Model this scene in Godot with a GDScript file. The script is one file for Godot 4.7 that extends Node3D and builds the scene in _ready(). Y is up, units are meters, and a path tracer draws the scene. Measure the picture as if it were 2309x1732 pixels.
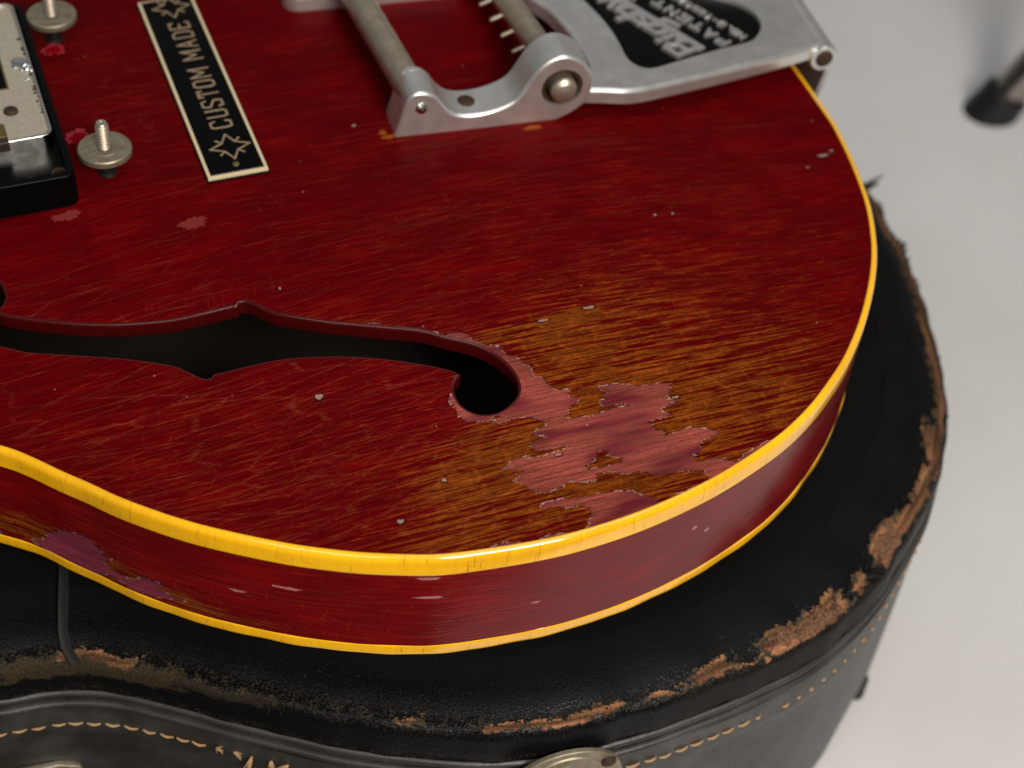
extends Node3D
# All lengths below are millimetres in the guitar's frame: x towards the tail, y up, z towards the near rim; Builder.commit() turns them into metres.
const MM := 0.001
const AXIS := 10.0          # z of the guitar's centre line
const FLOOR_Y := -193.0
const LID_Y := -72.0
var rng := RandomNumberGenerator.new()
var outline := PackedVector2Array()      # rim of the guitar, seen from above
var outline_s := PackedFloat32Array()
var lid_outline := PackedVector2Array()
var lid_s := PackedFloat32Array()
var M := {}

# ------------------------------------------------------------------ measured outlines (mm)
const NEAR_RIM := [241, 10, 240.9, 24, 240.6, 39.5, 238.8, 66.8, 237.4, 76.8, 234.4, 91.2, 230.2, 106.8, 226.8, 116.4, 222.4, 126.2, 217.9, 134.7, 211.6, 144.4, 204, 154.4, 196, 163.6, 186.7, 172.8, 177.5, 180.2, 167.6, 187.2, 156.3, 193.5, 145, 198.1, 131.1, 202.7, 118.3, 205.7, 106.4, 207.7, 94.9, 208.7, 81.4, 208.9, 66.1, 207.5, 51.4, 205.2, 40.8, 201.8, 30.5, 197.7, 20, 192.5, 13.8, 189, 7.6, 185.1, 1.4, 181, -4.7, 176.7, -10.7, 171.9, -16.8, 166.5, -22.7, 160.8, -28.5, 154.3, -34.5, 148, -40.5, 141.2, -46.7, 135.3, -60, 126, -75, 119.5, -95, 117, -120, 121, -150, 131, -175, 141, -200, 145, -225, 137, -238, 118, -236, 98, -222, 78, -205, 66, -192, 50, -188, 10]
const NEAR_LID := [293.2, 10, 293.1, 18, 292.2, 30, 290.7, 44.4, 288.4, 59.5, 285, 76.3, 279.9, 94.2, 274.4, 110, 269.6, 122.2, 263.5, 135.7, 255.4, 150.1, 245.5, 163.2, 235.3, 174.2, 224.5, 182.9, 214.6, 190.6, 204, 198.5, 190.5, 206.1, 177.3, 211.8, 164, 215.6, 150.8, 217.5, 139.2, 219.1, 129.3, 219.8, 116.2, 220.7, 100.6, 220.5, 81.3, 219.1, 63.7, 214.7, 52.3, 210.2, 40.5, 204.6, 26.9, 197.4, 13.7, 188.7, 0.4, 179.6, -12.8, 170, -21.8, 163.8, -30.8, 157.9, -40.2, 153.9, -50, 151.4, -59.9, 150.4, -80, 148, -110, 149, -150, 156, -190, 167, -230, 164, -262, 146, -280, 105, -286, 10]
const F_HALF := [25, 107.5, 27.2, 108.4, 31.7, 113.7, 35.5, 116.7, 45.3, 122.6, 53.4, 126.6, 61.5, 130.4, 69.6, 134.1, 75.3, 138, 81.2, 141.6, 84.8, 144.8, 87.9, 149.2, 89.5, 154, 89.5, 157.8, 88.2, 160.7, 85.1, 163.1, 81.4, 164.5, 77.7, 164.3, 74.6, 162.6, 72.5, 159.6, 72, 155.7, 72.3, 154.2, 73.7, 152.1, 75.5, 150.5, 74, 148.6, 70.2, 146.2, 64.3, 142.9, 58.4, 139.9, 52.4, 137.1, 44.2, 133.9, 35.8, 131.3, 29.5, 129.8, 22.9, 129.1, 16.3, 128.6, 11.9, 128.2]
const BRACKET := [52.5, 12.4, 54.6, 13.2, 58.4, 15.2, 62.4, 18.6, 63.7, 23.2, 63.5, 28.1, 61.5, 31.9, 58.6, 34.9, 54.8, 36.7, 51.2, 36.7, 47.8, 35, 44.9, 32.1, 42.7, 28.2, 40.4, 24.2, 38, 21.7, 33.4, 19.7, 28.3, 18.6, 23.2, 18.6, 19, 19.9, 15.8, 23, 13.9, 26, 12.1, 27.8, 9.1, 28.8, 6.6, 28.7, 4.6, 27, 3.2, 23.6, 2, 18.9, 1, 15.5]
const FRAME_NEAR := [60.3, -52.5, 63.8, -46.7, 66.3, -36.3, 67.4, -27, 67.9, -20, 67.9, -16, 66, -12.6, 61.5, -11.4, 56, -11, 51.5, -9.6, 50, -6.4, 51.8, -3.2, 56.5, -1.9, 63, -1.5, 70, -1.2, 79.7, -1, 95.9, -5.6, 118.5, -13, 136.3, -19.2, 151, -25, 154.5, -26.4]
const FRAME_FAR := [156.5, -27, 157.2, -41, 156.5, -66, 125, -77, 100, -85, 80, -91, 62, -98, 50, -95, 50, -75, 55, -62]
const PANEL := [77.5, -52.8, 80.2, -43.5, 81.7, -34.4, 82.1, -26.2, 82, -19.7, 83.1, -15.8, 85.7, -13.4, 89.5, -13, 96.9, -15.8, 105.6, -19.4, 117.4, -24, 129.3, -28.2, 133.8, -31.6, 137.4, -36.7, 138.8, -41.1, 138.5, -46.3, 136.4, -50.6, 132.4, -54.1, 122, -59, 105, -65, 90, -70, 78, -70, 75, -62]
const BARE1 := [75, 137.3, 78, 136.8, 81.6, 138.1, 82.1, 139.9, 84.6, 142.3, 86.5, 143.5, 89.4, 144.9, 89, 146.8, 91.4, 148.7, 93.1, 150.5, 94.4, 153.1, 95, 154.6, 94.7, 156.1, 97.2, 157.7, 97.8, 159.9, 98.4, 162, 101, 162.6, 103.2, 162.9, 101.4, 164.7, 103.6, 166.2, 104.2, 167, 101.1, 168.2, 99.8, 170.2, 98.1, 171.4, 101.8, 172.2, 105, 172.7, 108.7, 172.1, 113.5, 171.7, 118.5, 172.3, 115.1, 170.7, 111, 170.7, 109.6, 170, 109.9, 168.5, 112.3, 168.4, 110.8, 167, 112.9, 166.2, 110.3, 163.9, 113.8, 164.1, 116.2, 164, 119.8, 165.2, 120.6, 166, 125, 166.7, 126.9, 166.5, 131.8, 167.6, 130.5, 169.7, 129.2, 171.5, 128.9, 172.8, 131.4, 173.7, 129, 173.8, 128.2, 175, 125.6, 174.7, 125.7, 176.5, 128, 177.4, 124.7, 178.2, 120.6, 178.2, 120.8, 181, 122.9, 182.2, 122.8, 184.3, 125.2, 183.6, 129.4, 183.3, 131.2, 183.1, 134.1, 184.6, 136.5, 185.7, 137.6, 187.1, 135.5, 187.9, 131.8, 188.2, 130.4, 190.6, 129.1, 192.1, 127.6, 192.3, 127, 194.6, 130.2, 195.3, 132, 195.1, 135, 196.1, 136.6, 198.8, 139.1, 197.7, 141.3, 196.3, 144.8, 195.2, 149, 193.9, 150.7, 194.1, 145.5, 198.3, 134.4, 202, 124.7, 204.2, 117.1, 206, 115.8, 205.2, 117.1, 203.6, 121.3, 203.1, 125, 202.6, 128, 201, 127.7, 198.1, 122.6, 196.8, 114.5, 195.7, 111.1, 193.3, 107.7, 193.3, 103.1, 190.9, 99.8, 190.9, 98.6, 192.9, 94.7, 192.4, 91.5, 190.8, 89.3, 192.1, 84.6, 193, 81.7, 192.1, 80.7, 190.5, 79.4, 188.1, 77.8, 186.7, 79.9, 185.4, 81.1, 184.4, 79, 183.5, 76.1, 182.3, 78.3, 181, 83.6, 180, 84.3, 181.2, 88.1, 181.3, 92.7, 181, 95, 180.7, 95.1, 179.7, 90.9, 179.8, 87.6, 179.6, 85.5, 178.6, 86.2, 176.9, 89, 176.1, 91.2, 176, 90.5, 175.2, 87.5, 174, 90.2, 172.8, 92.7, 172.2, 92.2, 170.8, 88.5, 168.5, 85.4, 168, 83, 168.3, 79.6, 168.6, 77.9, 167.2, 76, 166.3, 73.4, 165.9, 71.5, 165, 70.6, 162.8, 69.7, 157.4, 72.5, 154.4, 80.2, 146.8]
const ISL1 := [97.5, 187.6, 101.1, 186.3, 102.5, 183.7, 105.3, 184.5, 105, 186.4, 108.3, 188, 107.7, 188.9, 103.3, 189.3, 97.8, 188.8]
const ISL2 := [78.6, 166.1, 80, 165.8, 81.3, 166.5, 80.1, 167.1, 78.8, 167]
const BARE2 := [80.5, 196.4, 83.5, 195.6, 87.8, 196, 91.8, 196.9, 97.1, 197.2, 102.4, 197.8, 106.3, 199, 107.9, 200.6, 109.5, 201.8, 111.4, 203.8, 111.7, 205.6, 115.4, 206.1, 111.8, 207.7, 103.3, 208.4, 94.8, 209, 88.8, 209.1, 89.7, 207, 91.2, 206.1, 91.4, 204.2, 93.6, 204.2, 92.9, 202.6, 93.5, 200.5, 91.3, 199.4, 88.1, 199.1, 84.9, 197.7, 81.3, 197.3]
const BARE3 := [63.7, 205.5, 67.2, 204.7, 71.1, 205.6, 73.2, 207, 74.1, 205.9, 75.9, 206.9, 80.4, 206, 84.5, 206.7, 89.3, 207.9, 86.8, 208.8, 76.6, 207.7, 66.5, 206.4]
const LIP := [55.6, 127, 59.1, 127.6, 60, 129.1, 62.1, 130, 64.9, 131.5, 69.4, 133.2, 70.5, 134.4, 74.6, 136.1, 74.2, 137.1, 69.3, 135.2, 61.3, 131]
const SIDE_PATCH := [440.7, -34.5, 439.5, -35.3, 435, -36.3, 430.7, -36.1, 429.9, -36.8, 425.3, -37.6, 416.8, -36.7, 416.6, -34.7, 413.7, -34.1, 409.7, -34.6, 408.1, -36.8, 404.4, -35.5, 400.1, -35.3, 395.3, -33.7, 391.5, -32.7, 393.9, -32.1, 396.8, -31.7, 400.1, -31.3, 397, -29, 399.4, -28.1, 404.1, -28.3, 406.2, -31.3, 409.7, -31.6, 413.3, -31.1, 416.4, -30.3, 412.7, -26.1, 415.5, -26.7, 416.6, -24.4, 418.6, -22.6, 421.1, -21.2, 425.8, -22.5, 429.3, -24, 433, -26.9, 434.8, -29.5, 436.3, -32.5, 440.2, -33.9]
# [x, z, half length, half width, turn, strength] of brown wear and of fine crazing
const WEAR := [[160, 172, 40, 24, 0, 0.26], [108, 194, 50, 14, 0.05, 0.4], [130, 140, 60, 16, -0.05, 0.2], [195, 130, 30, 34, 0, 0.16], [112, 168, 26, 18, -0.1, 0.97], [82, 176, 20, 11, 0, 0.92], [108, 197, 34, 10, 0.05, 0.95], [142, 176, 26, 15, 0.0, 0.85], [106, 150, 26, 10, -0.05, 0.75], [165, 160, 34, 20, 0, 0.42], [66, 184, 22, 13, 0.1, 0.6], [122, 128, 56, 18, -0.05, 0.42], [95, 139, 16, 2.2, -0.1, 0.95], [112, 139.5, 14, 2.4, -0.1, 0.85], [56, 126, 26, 5, 0.4, 0.4], [90, 95, 60, 16, 0, 0.30], [56, 199, 40, 7, 0.3, 0.5], [180, 90, 44, 40, 0, 0.22], [30, 165, 60, 22, 0, 0.30], [120, 55, 56, 16, 0, 0.24], [60, 20, 50, 40, 0, 0.16], [-20, 140, 50, 26, 0, 0.2]]
const CRAZE := [[0, 150, 60, 34, 0.3, 0.85], [40, 178, 60, 22, 0.2, 0.85], [20, 135, 50, 14, 0, 0.5], [10, 10, 30, 50, 0, 0.4], [100, 90, 90, 40, 0, 0.3], [-20, 90, 50, 20, 0, 0.35]]
# [edge from x, z, to x, z, v from, v to, strength]: negative strength is bare canvas
const EDGE_WEAR := [[293, 16, 285, 76, 22.3, 25.6, 1], [285, 76, 262, 139, 21.6, 25.4, 1], [262, 139, 240, 169, 21.0, 25.5, 1], [253, 153, 246, 162, 17.5, 25.0, 1], [240, 169, 214, 191, 20.5, 25.5, 1], [219, 187, 204, 198.5, 17.0, 25.8, 1], [196, 203, 192, 205, 20, 25, 1], [186, 208, 152, 217.5, 19.5, 26.5, 1], [184, 209, 170, 213.5, 17.5, 26.5, 1], [140, 219, 129, 220, 20.5, 25.3, 1], [122, 220, 114, 220.5, 22.8, 25.3, 1], [152, 217.5, 112, 220.5, 24.4, 25.4, 0.6], [104, 220.5, 64, 214, 22.9, 25.4, 1], [45, 207, 40, 204.6, 23, 26, 0.7], [-44, 152.7, -24, 162, 22.5, 26.5, 1], [-12, 170, -62, 150, 25.0, 33.0, -0.9], [10, 186, -30, 158, 24.5, 29, -0.6], [200, 201, 120, 220.5, 26, 40, -0.15]]
const TORN := [[184, 208.8, 156, 216.6, 4.0, 1.8, 1.3], [217, 189, 205, 197.8, 5.5, 1.6, 1.3]]

# ------------------------------------------------------------------ mesh builder
class Builder:
	var v := PackedVector3Array()
	var n := PackedVector3Array()
	var t := PackedVector2Array()
	var i := PackedInt32Array()
	func add(p: Vector3, nn: Vector3, u := Vector2.ZERO) -> int:
		v.append(p); n.append(nn); t.append(u)
		return v.size() - 1
	func tri(a: int, b: int, c: int) -> void:
		var g := (v[b] - v[a]).cross(v[c] - v[a])
		if g.length_squared() < 1e-14: return
		if g.dot(n[a] + n[b] + n[c]) > 0.0: i.append_array([a, c, b])
		else: i.append_array([a, b, c])
	func quad(a: int, b: int, c: int, d: int) -> void:
		tri(a, b, c); tri(a, c, d)
	func flat(a: Vector3, b: Vector3, c: Vector3, d: Vector3, out: Vector3) -> void:
		var g := (b - a).cross(c - a).normalized()
		if g.dot(out) < 0: g = -g
		quad(add(a, g), add(b, g), add(c, g), add(d, g))
	# rows of points -> smooth sheet
	func sheet(rows: Array, round_rows: bool, round_cols: bool, flip := false, uvs: Array = []) -> void:
		var R := rows.size(); var C: int = rows[0].size()
		var base := v.size()
		for r in R:
			for c in C:
				var r0 = rows[(r - 1 + R) % R if round_rows else maxi(r - 1, 0)]
				var r1 = rows[(r + 1) % R if round_rows else mini(r + 1, R - 1)]
				var row = rows[r]
				var c0: Vector3 = row[(c - 1 + C) % C if round_cols else maxi(c - 1, 0)]
				var c1: Vector3 = row[(c + 1) % C if round_cols else mini(c + 1, C - 1)]
				var nn: Vector3 = (r1[c] - r0[c]).cross(c1 - c0).normalized()
				if flip: nn = -nn
				add(row[c], nn, uvs[r][c] if uvs.size() else Vector2(r, c))
		for r in (R if round_rows else R - 1):
			for c in (C if round_cols else C - 1):
				var rn := (r + 1) % R; var cn := (c + 1) % C
				quad(base + r * C + c, base + rn * C + c, base + rn * C + cn, base + r * C + cn)
	func tube(path: PackedVector3Array, radii: PackedFloat32Array, sides := 10, caps := true) -> void:
		var rows := []
		var up := Vector3.UP
		var d0 := (path[1] - path[0]).normalized()
		if absf(d0.dot(up)) > 0.9: up = Vector3.RIGHT
		var side := d0.cross(up).normalized()
		for k in path.size():
			var d := (path[mini(k + 1, path.size() - 1)] - path[maxi(k - 1, 0)]).normalized()
			side = (side - d * side.dot(d)).normalized()
			var other := d.cross(side)
			var ring := PackedVector3Array()
			for a in sides:
				var w := TAU * a / sides
				ring.append(path[k] + (side * cos(w) + other * sin(w)) * radii[k])
			rows.append(ring)
		sheet(rows, false, true, true)
		if caps:
			for e in [0, path.size() - 1]:
				var nn := (path[0] - path[1]).normalized() if e == 0 else (path[e] - path[e - 1]).normalized()
				var m := add(path[e], nn)
				var ids := []
				for q in rows[e]: ids.append(add(q, nn))
				for a in sides: tri(m, ids[a], ids[(a + 1) % sides])
	# solid of revolution: profile of (radius, height) along axis N
	func lathe(o: Vector3, N: Vector3, prof: Array, sides := 32, knurl := 0.0) -> void:
		var A := N.cross(Vector3(0.3, 0.1, 0.9)).normalized()
		var B := N.cross(A)
		for k in prof.size() - 1:
			var p: Vector2 = prof[k]; var q: Vector2 = prof[k + 1]
			var pn := Vector2(q.y - p.y, -(q.x - p.x)).normalized()
			var ids := []
			for a in sides + 1:
				var w := TAU * a / sides
				var dir := A * cos(w) + B * sin(w)
				var kk := 1.0 - (knurl if a % 2 == 0 else 0.0)
				var nn := (dir * pn.x + N * pn.y).normalized()
				ids.append([add(o + dir * p.x * kk + N * p.y, nn), add(o + dir * q.x * kk + N * q.y, nn)])
			for a in sides: quad(ids[a][0], ids[a + 1][0], ids[a + 1][1], ids[a][1])
	# flat plate: poly in the plane (O; A, B), face towards N, rounded edge
	func plate(poly: PackedVector2Array, O: Vector3, A: Vector3, B: Vector3, N: Vector3, depth: float, bevel: float, hole := PackedVector2Array(), hole_depth := 0.0, back := true) -> void:
		if Geometry2D.is_polygon_clockwise(poly): poly.reverse()
		var K := poly.size()
		var ring := []          # [point, miter, normal]
		for k in K:
			var e0 := (poly[k] - poly[(k - 1 + K) % K]).normalized(); var e1 := (poly[(k + 1) % K] - poly[k]).normalized()
			var n0 := Vector2(e0.y, -e0.x); var n1 := Vector2(e1.y, -e1.x)
			var m := (n0 + n1).normalized(); var mit := m / maxf(0.4, m.dot(n0))
			if n0.dot(n1) < 0.75: ring.append([poly[k], mit, n0]); ring.append([poly[k], mit, n1])
			else: ring.append([poly[k], mit, m])
		var steps := [[0.0, -depth, 0.0]]
		for s in 5:
			var a := PI / 2 * s / 4.0
			steps.append([bevel * (1 - cos(a)), -bevel * (1 - sin(a)), a])
		var ids := []
		for r in ring:
			var col := []
			for s in steps:
				var p: Vector2 = r[0] - r[1] * s[0]
				var nn: Vector3 = (A * r[2].x + B * r[2].y) * cos(s[2]) + N * sin(s[2])
				col.append(add(O + A * p.x + B * p.y + N * s[1], nn.normalized(), p))
			ids.append(col)
		for k in ring.size():
			var c0 = ids[k]; var c1 = ids[(k + 1) % ring.size()]
			for s in steps.size() - 1: quad(c0[s], c1[s], c1[s + 1], c0[s + 1])
		var cap := PackedVector2Array()
		for k in K:
			var e0 := (poly[k] - poly[(k - 1 + K) % K]).normalized(); var e1 := (poly[(k + 1) % K] - poly[k]).normalized()
			var m := (Vector2(e0.y, -e0.x) + Vector2(e1.y, -e1.x)).normalized()
			cap.append(poly[k] - m / maxf(0.4, m.dot(Vector2(e0.y, -e0.x))) * bevel)
		var face := cap
		if hole.size():
			if not Geometry2D.is_polygon_clockwise(hole): hole.reverse()
			var bi := 0; var bj := 0; var bd := 1e9
			for a in cap.size():
				for b in hole.size():
					var dd := cap[a].distance_squared_to(hole[b])
					if dd < bd: bd = dd; bi = a; bj = b
			face = PackedVector2Array()
			for a in bi + 1: face.append(cap[a])
			for b in hole.size() + 1: face.append(hole[(bj + b) % hole.size()])
			for a in range(bi, cap.size()): face.append(cap[a])
			var H := hole.size()
			var hid := []
			for b in H:
				var e := (hole[(b + 1) % H] - hole[(b - 1 + H) % H]).normalized()
				var nn := -(A * -e.y + B * e.x)
				var p := O + A * hole[b].x + B * hole[b].y
				hid.append([add(p, nn), add(p - N * hole_depth, nn)])
			for b in H: quad(hid[b][0], hid[(b + 1) % H][0], hid[(b + 1) % H][1], hid[b][1])
		fill(face, O, A, B, N)
		if back: fill(poly, O - N * depth, A, B, -N)
	func fill(poly: PackedVector2Array, O: Vector3, A: Vector3, B: Vector3, N: Vector3) -> void:
		var tr := Geometry2D.triangulate_polygon(poly)
		if tr.is_empty(): print("a face could not be filled: ", poly.size())
		var b := v.size()
		for p in poly: add(O + A * p.x + B * p.y, N, p)
		for k in range(0, tr.size(), 3): tri(b + tr[k], b + tr[k + 1], b + tr[k + 2])
	func box(c: Vector3, A: Vector3, B: Vector3, N: Vector3, hx: float, hy: float, hz: float, bevel := 0.2) -> void:
		plate(PackedVector2Array([Vector2(-hx, -hy), Vector2(hx, -hy), Vector2(hx, hy), Vector2(-hx, hy)]), c + N * hz, A, B, N, 2 * hz, bevel)
	func mesh(at := Vector3.ZERO) -> ArrayMesh:
		var arr := []; arr.resize(Mesh.ARRAY_MAX)
		var vv := PackedVector3Array()
		for p in v: vv.append((p - at) * 0.001)
		arr[Mesh.ARRAY_VERTEX] = vv; arr[Mesh.ARRAY_NORMAL] = n; arr[Mesh.ARRAY_TEX_UV] = t; arr[Mesh.ARRAY_INDEX] = i
		var m := ArrayMesh.new(); m.add_surface_from_arrays(Mesh.PRIMITIVE_TRIANGLES, arr)
		return m

func part(called: String, b: Builder, m: Material, parent: Node3D, origin: Vector3, label := "") -> MeshInstance3D:
	var o := MeshInstance3D.new(); o.name = called; o.mesh = b.mesh(origin)
	o.mesh.surface_set_material(0, m)
	if label: o.set_meta("label", label)
	parent.add_child(o, true)
	return o
func hub(called: String, parent: Node3D, label := "") -> Node3D:
	var o := Node3D.new(); o.name = called
	if label: o.set_meta("label", label)
	parent.add_child(o, true)
	return o
func thing(called: String, label: String, category: String, base: Vector3) -> Node3D:
	var o := Node3D.new(); o.name = called; o.position = base * MM
	o.set_meta("label", label); o.set_meta("category", category)
	add_child(o, true)
	return o

# ------------------------------------------------------------------ plane geometry
func curve(pts: Array, per := 4) -> PackedVector2Array:      # closed Catmull-Rom
	var out := PackedVector2Array(); var N := pts.size()
	for k in N:
		var a: Vector2 = pts[(k - 1 + N) % N]; var b: Vector2 = pts[k]; var c: Vector2 = pts[(k + 1) % N]; var d: Vector2 = pts[(k + 2) % N]
		for q in per:
			var t := float(q) / per
			out.append(0.5 * (2 * b + (c - a) * t + (2 * a - 5 * b + 4 * c - d) * t * t + (3 * b - a - 3 * c + d) * t * t * t))
	return out
func pairs(flat_list: Array) -> Array:
	var out := []
	for k in range(0, flat_list.size(), 2): out.append(Vector2(flat_list[k], flat_list[k + 1]))
	return out
func mirrored(near: Array) -> Array:
	var all := near.duplicate()
	for k in range(near.size() - 2, 0, -1): all.append(Vector2(near[k].x, 2 * AXIS - near[k].y))
	return all
func lengths(P: PackedVector2Array) -> PackedFloat32Array:
	var s := PackedFloat32Array([0.0])
	for k in P.size(): s.append(s[k] + P[k].distance_to(P[(k + 1) % P.size()]))
	return s
func at_length(P: PackedVector2Array, S: PackedFloat32Array, s: float) -> Array:      # [point, outward normal]
	var L := S[S.size() - 1]
	s = fposmod(s, L)
	var k := S.bsearch(s, false) - 1
	k = clampi(k, 0, P.size() - 1)
	var N := P.size()
	var a := P[k]; var b := P[(k + 1) % N]
	var t := (s - S[k]) / maxf(1e-6, S[k + 1] - S[k])
	var ta := (P[(k + 1) % N] - P[(k - 1 + N) % N]).normalized(); var tb := (P[(k + 2) % N] - a).normalized()
	var tn := ta.lerp(tb, t).normalized()
	return [a.lerp(b, t), Vector2(tn.y, -tn.x)]
func nearest_s(P: PackedVector2Array, S: PackedFloat32Array, p: Vector2) -> float:
	var best := 1e9; var bs := 0.0
	for k in P.size():
		var q := Geometry2D.get_closest_point_to_segment(p, P[k], P[(k + 1) % P.size()])
		var d := q.distance_to(p)
		if d < best: best = d; bs = S[k] + P[k].distance_to(q)
	return bs
func dist_to(P: PackedVector2Array, p: Vector2) -> float:
	var best := 1e12
	for k in P.size():
		var a := P[k]; var ab := P[(k + 1) % P.size()] - a
		var t := clampf((p - a).dot(ab) / maxf(ab.length_squared(), 1e-9), 0, 1)
		best = minf(best, (a + ab * t - p).length_squared())
	return sqrt(best)
var coarse := PackedVector2Array()
func arch(p: Vector2) -> float:                               # height of the carved top over the rim
	var s := clampf((dist_to(coarse, p) - 6.0) / 105.0, 0, 1)
	return 13.0 * s * s * (3 - 2 * s)
# a sheet over a polygon (less some holes), laid on a height function; cells on the border are clipped
func draped(poly: PackedVector2Array, holes: Array, cell: float, height: Callable, up: float, uv0: Vector2, uv1: Vector2) -> Builder:
	var b := Builder.new()
	var lo := poly[0]; var hi := poly[0]
	for p in poly: lo = lo.min(p); hi = hi.max(p)
	var nx := int((hi.x - lo.x) / cell) + 2; var nz := int((hi.y - lo.y) / cell) + 2
	lo -= Vector2(0.37, 0.41)
	var ids := {}
	var hgrid := {}
	var hq := func(p: Vector2) -> float: return height.call(p)
	var vert := func(p: Vector2) -> int:
		var key := Vector2i(roundi(p.x * 500), roundi(p.y * 500))
		if ids.has(key): return ids[key]
		var e := 0.8
		var y: float = hq.call(p)
		var dx: float = (hq.call(p + Vector2(e, 0)) - y) / e; var dz: float = (hq.call(p + Vector2(0, e)) - y) / e
		ids[key] = b.add(Vector3(p.x, y, p.y), Vector3(-dx, 1, -dz).normalized() * up, (p - uv0) / (uv1 - uv0))
		return ids[key]
	var inside := PackedByteArray(); inside.resize((nx + 1) * (nz + 1))
	for ix in nx + 1:
		for iz in nz + 1:
			var p := lo + Vector2(ix, iz) * cell
			var k := 1 if Geometry2D.is_point_in_polygon(p, poly) else 0
			inside[ix * (nz + 1) + iz] = k
	for ix in nx:
		for iz in nz:
			var a := lo + Vector2(ix, iz) * cell
			var sq := PackedVector2Array([a, a + Vector2(cell, 0), a + Vector2(cell, cell), a + Vector2(0, cell)])
			var cnt := inside[ix * (nz + 1) + iz] + inside[(ix + 1) * (nz + 1) + iz] + inside[ix * (nz + 1) + iz + 1] + inside[(ix + 1) * (nz + 1) + iz + 1]
			var near_hole := false
			for h in holes:
				var r: Rect2 = h[1]
				if r.grow(cell).intersects(Rect2(a, Vector2(cell, cell))): near_hole = true
			if cnt == 4 and not near_hole:
				var q := []
				for p in sq: q.append(vert.call(p))
				b.quad(q[0], q[1], q[2], q[3])
				continue
			if cnt == 0: continue
			var pieces: Array = [sq] if cnt == 4 else Geometry2D.intersect_polygons(sq, poly)
			for h in holes:
				var left := []
				for pc in pieces: left.append_array(Geometry2D.clip_polygons(pc, h[0]))
				pieces = left
			for pc in pieces:
				var tr := Geometry2D.triangulate_polygon(pc)
				var q := []
				for p in pc: q.append(vert.call(p))
				for k in range(0, tr.size(), 3): b.tri(q[tr[k]], q[tr[k + 1]], q[tr[k + 2]])
	return b
func bounds(poly: PackedVector2Array) -> Rect2:
	var r := Rect2(poly[0], Vector2.ZERO)
	for p in poly: r = r.expand(p)
	return r
# a band swept along a closed outline between two lengths; profile = [outward offset, y]
func band(P: PackedVector2Array, S: PackedFloat32Array, s0: float, s1: float, step: float, prof: Array, uscale: float, wob = null) -> Builder:
	var b := Builder.new()
	var rows := []; var uvs := []
	var cnt := int(ceil((s1 - s0) / step))
	var plen := [0.0]
	for k in prof.size() - 1: plen.append(plen[k] + prof[k].distance_to(prof[k + 1]))
	for r in cnt + 1:
		var s := s0 + (s1 - s0) * r / cnt
		var q := at_length(P, S, s)
		var row := PackedVector3Array(); var ur := []
		for k in prof.size():
			var off: float = prof[k].x; var y: float = prof[k].y
			if wob != null:
				var w: Vector2 = wob.call(s, k); off += w.x; y += w.y
			var xz: Vector2 = q[0] + q[1] * off
			row.append(Vector3(xz.x, y, xz.y)); ur.append(Vector2(s / uscale, plen[k] / plen[-1]))
		rows.append(row); uvs.append(ur)
	b.sheet(rows, false, false, false, uvs)
	return b
# ------------------------------------------------------------------ the scene
func _ready() -> void:
	rng.seed = 11
	# camera: 4:3 frame, 25.7 degrees high, focused on the worn patch of the lower bout
	var cam := Camera3D.new(); cam.name = "camera"
	cam.transform = Transform3D(Basis(Vector3(0.93144815, 0.06397337, 0.35820631), Vector3(0.21472612, 0.6981107, -0.68303305), Vector3(-0.29376358, 0.71312612, 0.63651716)), Vector3(-47.66549753, 334.64039834, 451.26083496) * MM)
	cam.near = 0.05; cam.far = 30.0; cam.fov = 25.668
	var lens := CameraAttributesPhysical.new()
	lens.frustum_focal_length = 24.0 / 2.0 / tan(deg_to_rad(25.668) / 2)
	lens.frustum_focus_distance = 0.455; lens.frustum_near = 0.05; lens.frustum_far = 30.0
	lens.exposure_aperture = 9.0
	cam.attributes = lens
	add_child(cam)
	var we := WorldEnvironment.new(); we.name = "studio"
	var env := Environment.new()
	env.background_mode = Environment.BG_COLOR; env.background_color = Color(0.86, 0.85, 0.835); env.background_energy_multiplier = 0.19
	env.tonemap_mode = Environment.TONE_MAPPER_LINEAR; env.tonemap_exposure = 1.0
	env.sdfgi_enabled = true; env.ssao_enabled = true; env.ssil_enabled = true
	we.environment = env; add_child(we)
	# studio lamps: a softbox behind and above the photographer, a broad one overhead, and an added rear one for the metal to reflect
	softbox("key_softbox", Vector3(170, 700, 1050), Vector3(70, 0, 110), Vector2(0.4, 0.4), 1.4, Color(1.0, 0.968, 0.93))
	softbox("side_softbox", Vector3(-420, 880, 760), Vector3(60, 0, 120), Vector2(0.45, 0.45), 0.2, Color(1.0, 0.98, 0.95))
	softbox("added_rear_softbox", Vector3(250, 1050, -1500), Vector3(150, 0, 0), Vector2(1.8, 1.3), 0.07, Color(0.98, 0.99, 1.0))  # added, unseen: gives the cast metal a bright surface to reflect
	softbox("overhead_softbox", Vector3(500, 1500, 300), Vector3(150, -50, 60), Vector2(0.9, 0.9), 0.62, Color(0.97, 0.985, 1.0))

	outline = curve(mirrored(pairs(NEAR_RIM))); outline_s = lengths(outline)
	coarse = curve(mirrored(pairs(NEAR_RIM)), 2)
	lid_outline = curve(mirrored(pairs(NEAR_LID))); lid_s = lengths(lid_outline)
	materials()
	build_floor()
	build_case()
	build_guitar()
	build_stand_leg()

func softbox(called: String, from: Vector3, to: Vector3, size: Vector2, energy: float, c: Color) -> void:
	var l := AreaLight3D.new(); l.name = called
	l.area_size = size; l.light_energy = energy; l.light_color = c; l.shadow_enabled = true
	l.area_range = 6.0
	add_child(l)
	l.look_at_from_position(from * MM, to * MM, Vector3.UP)

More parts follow.
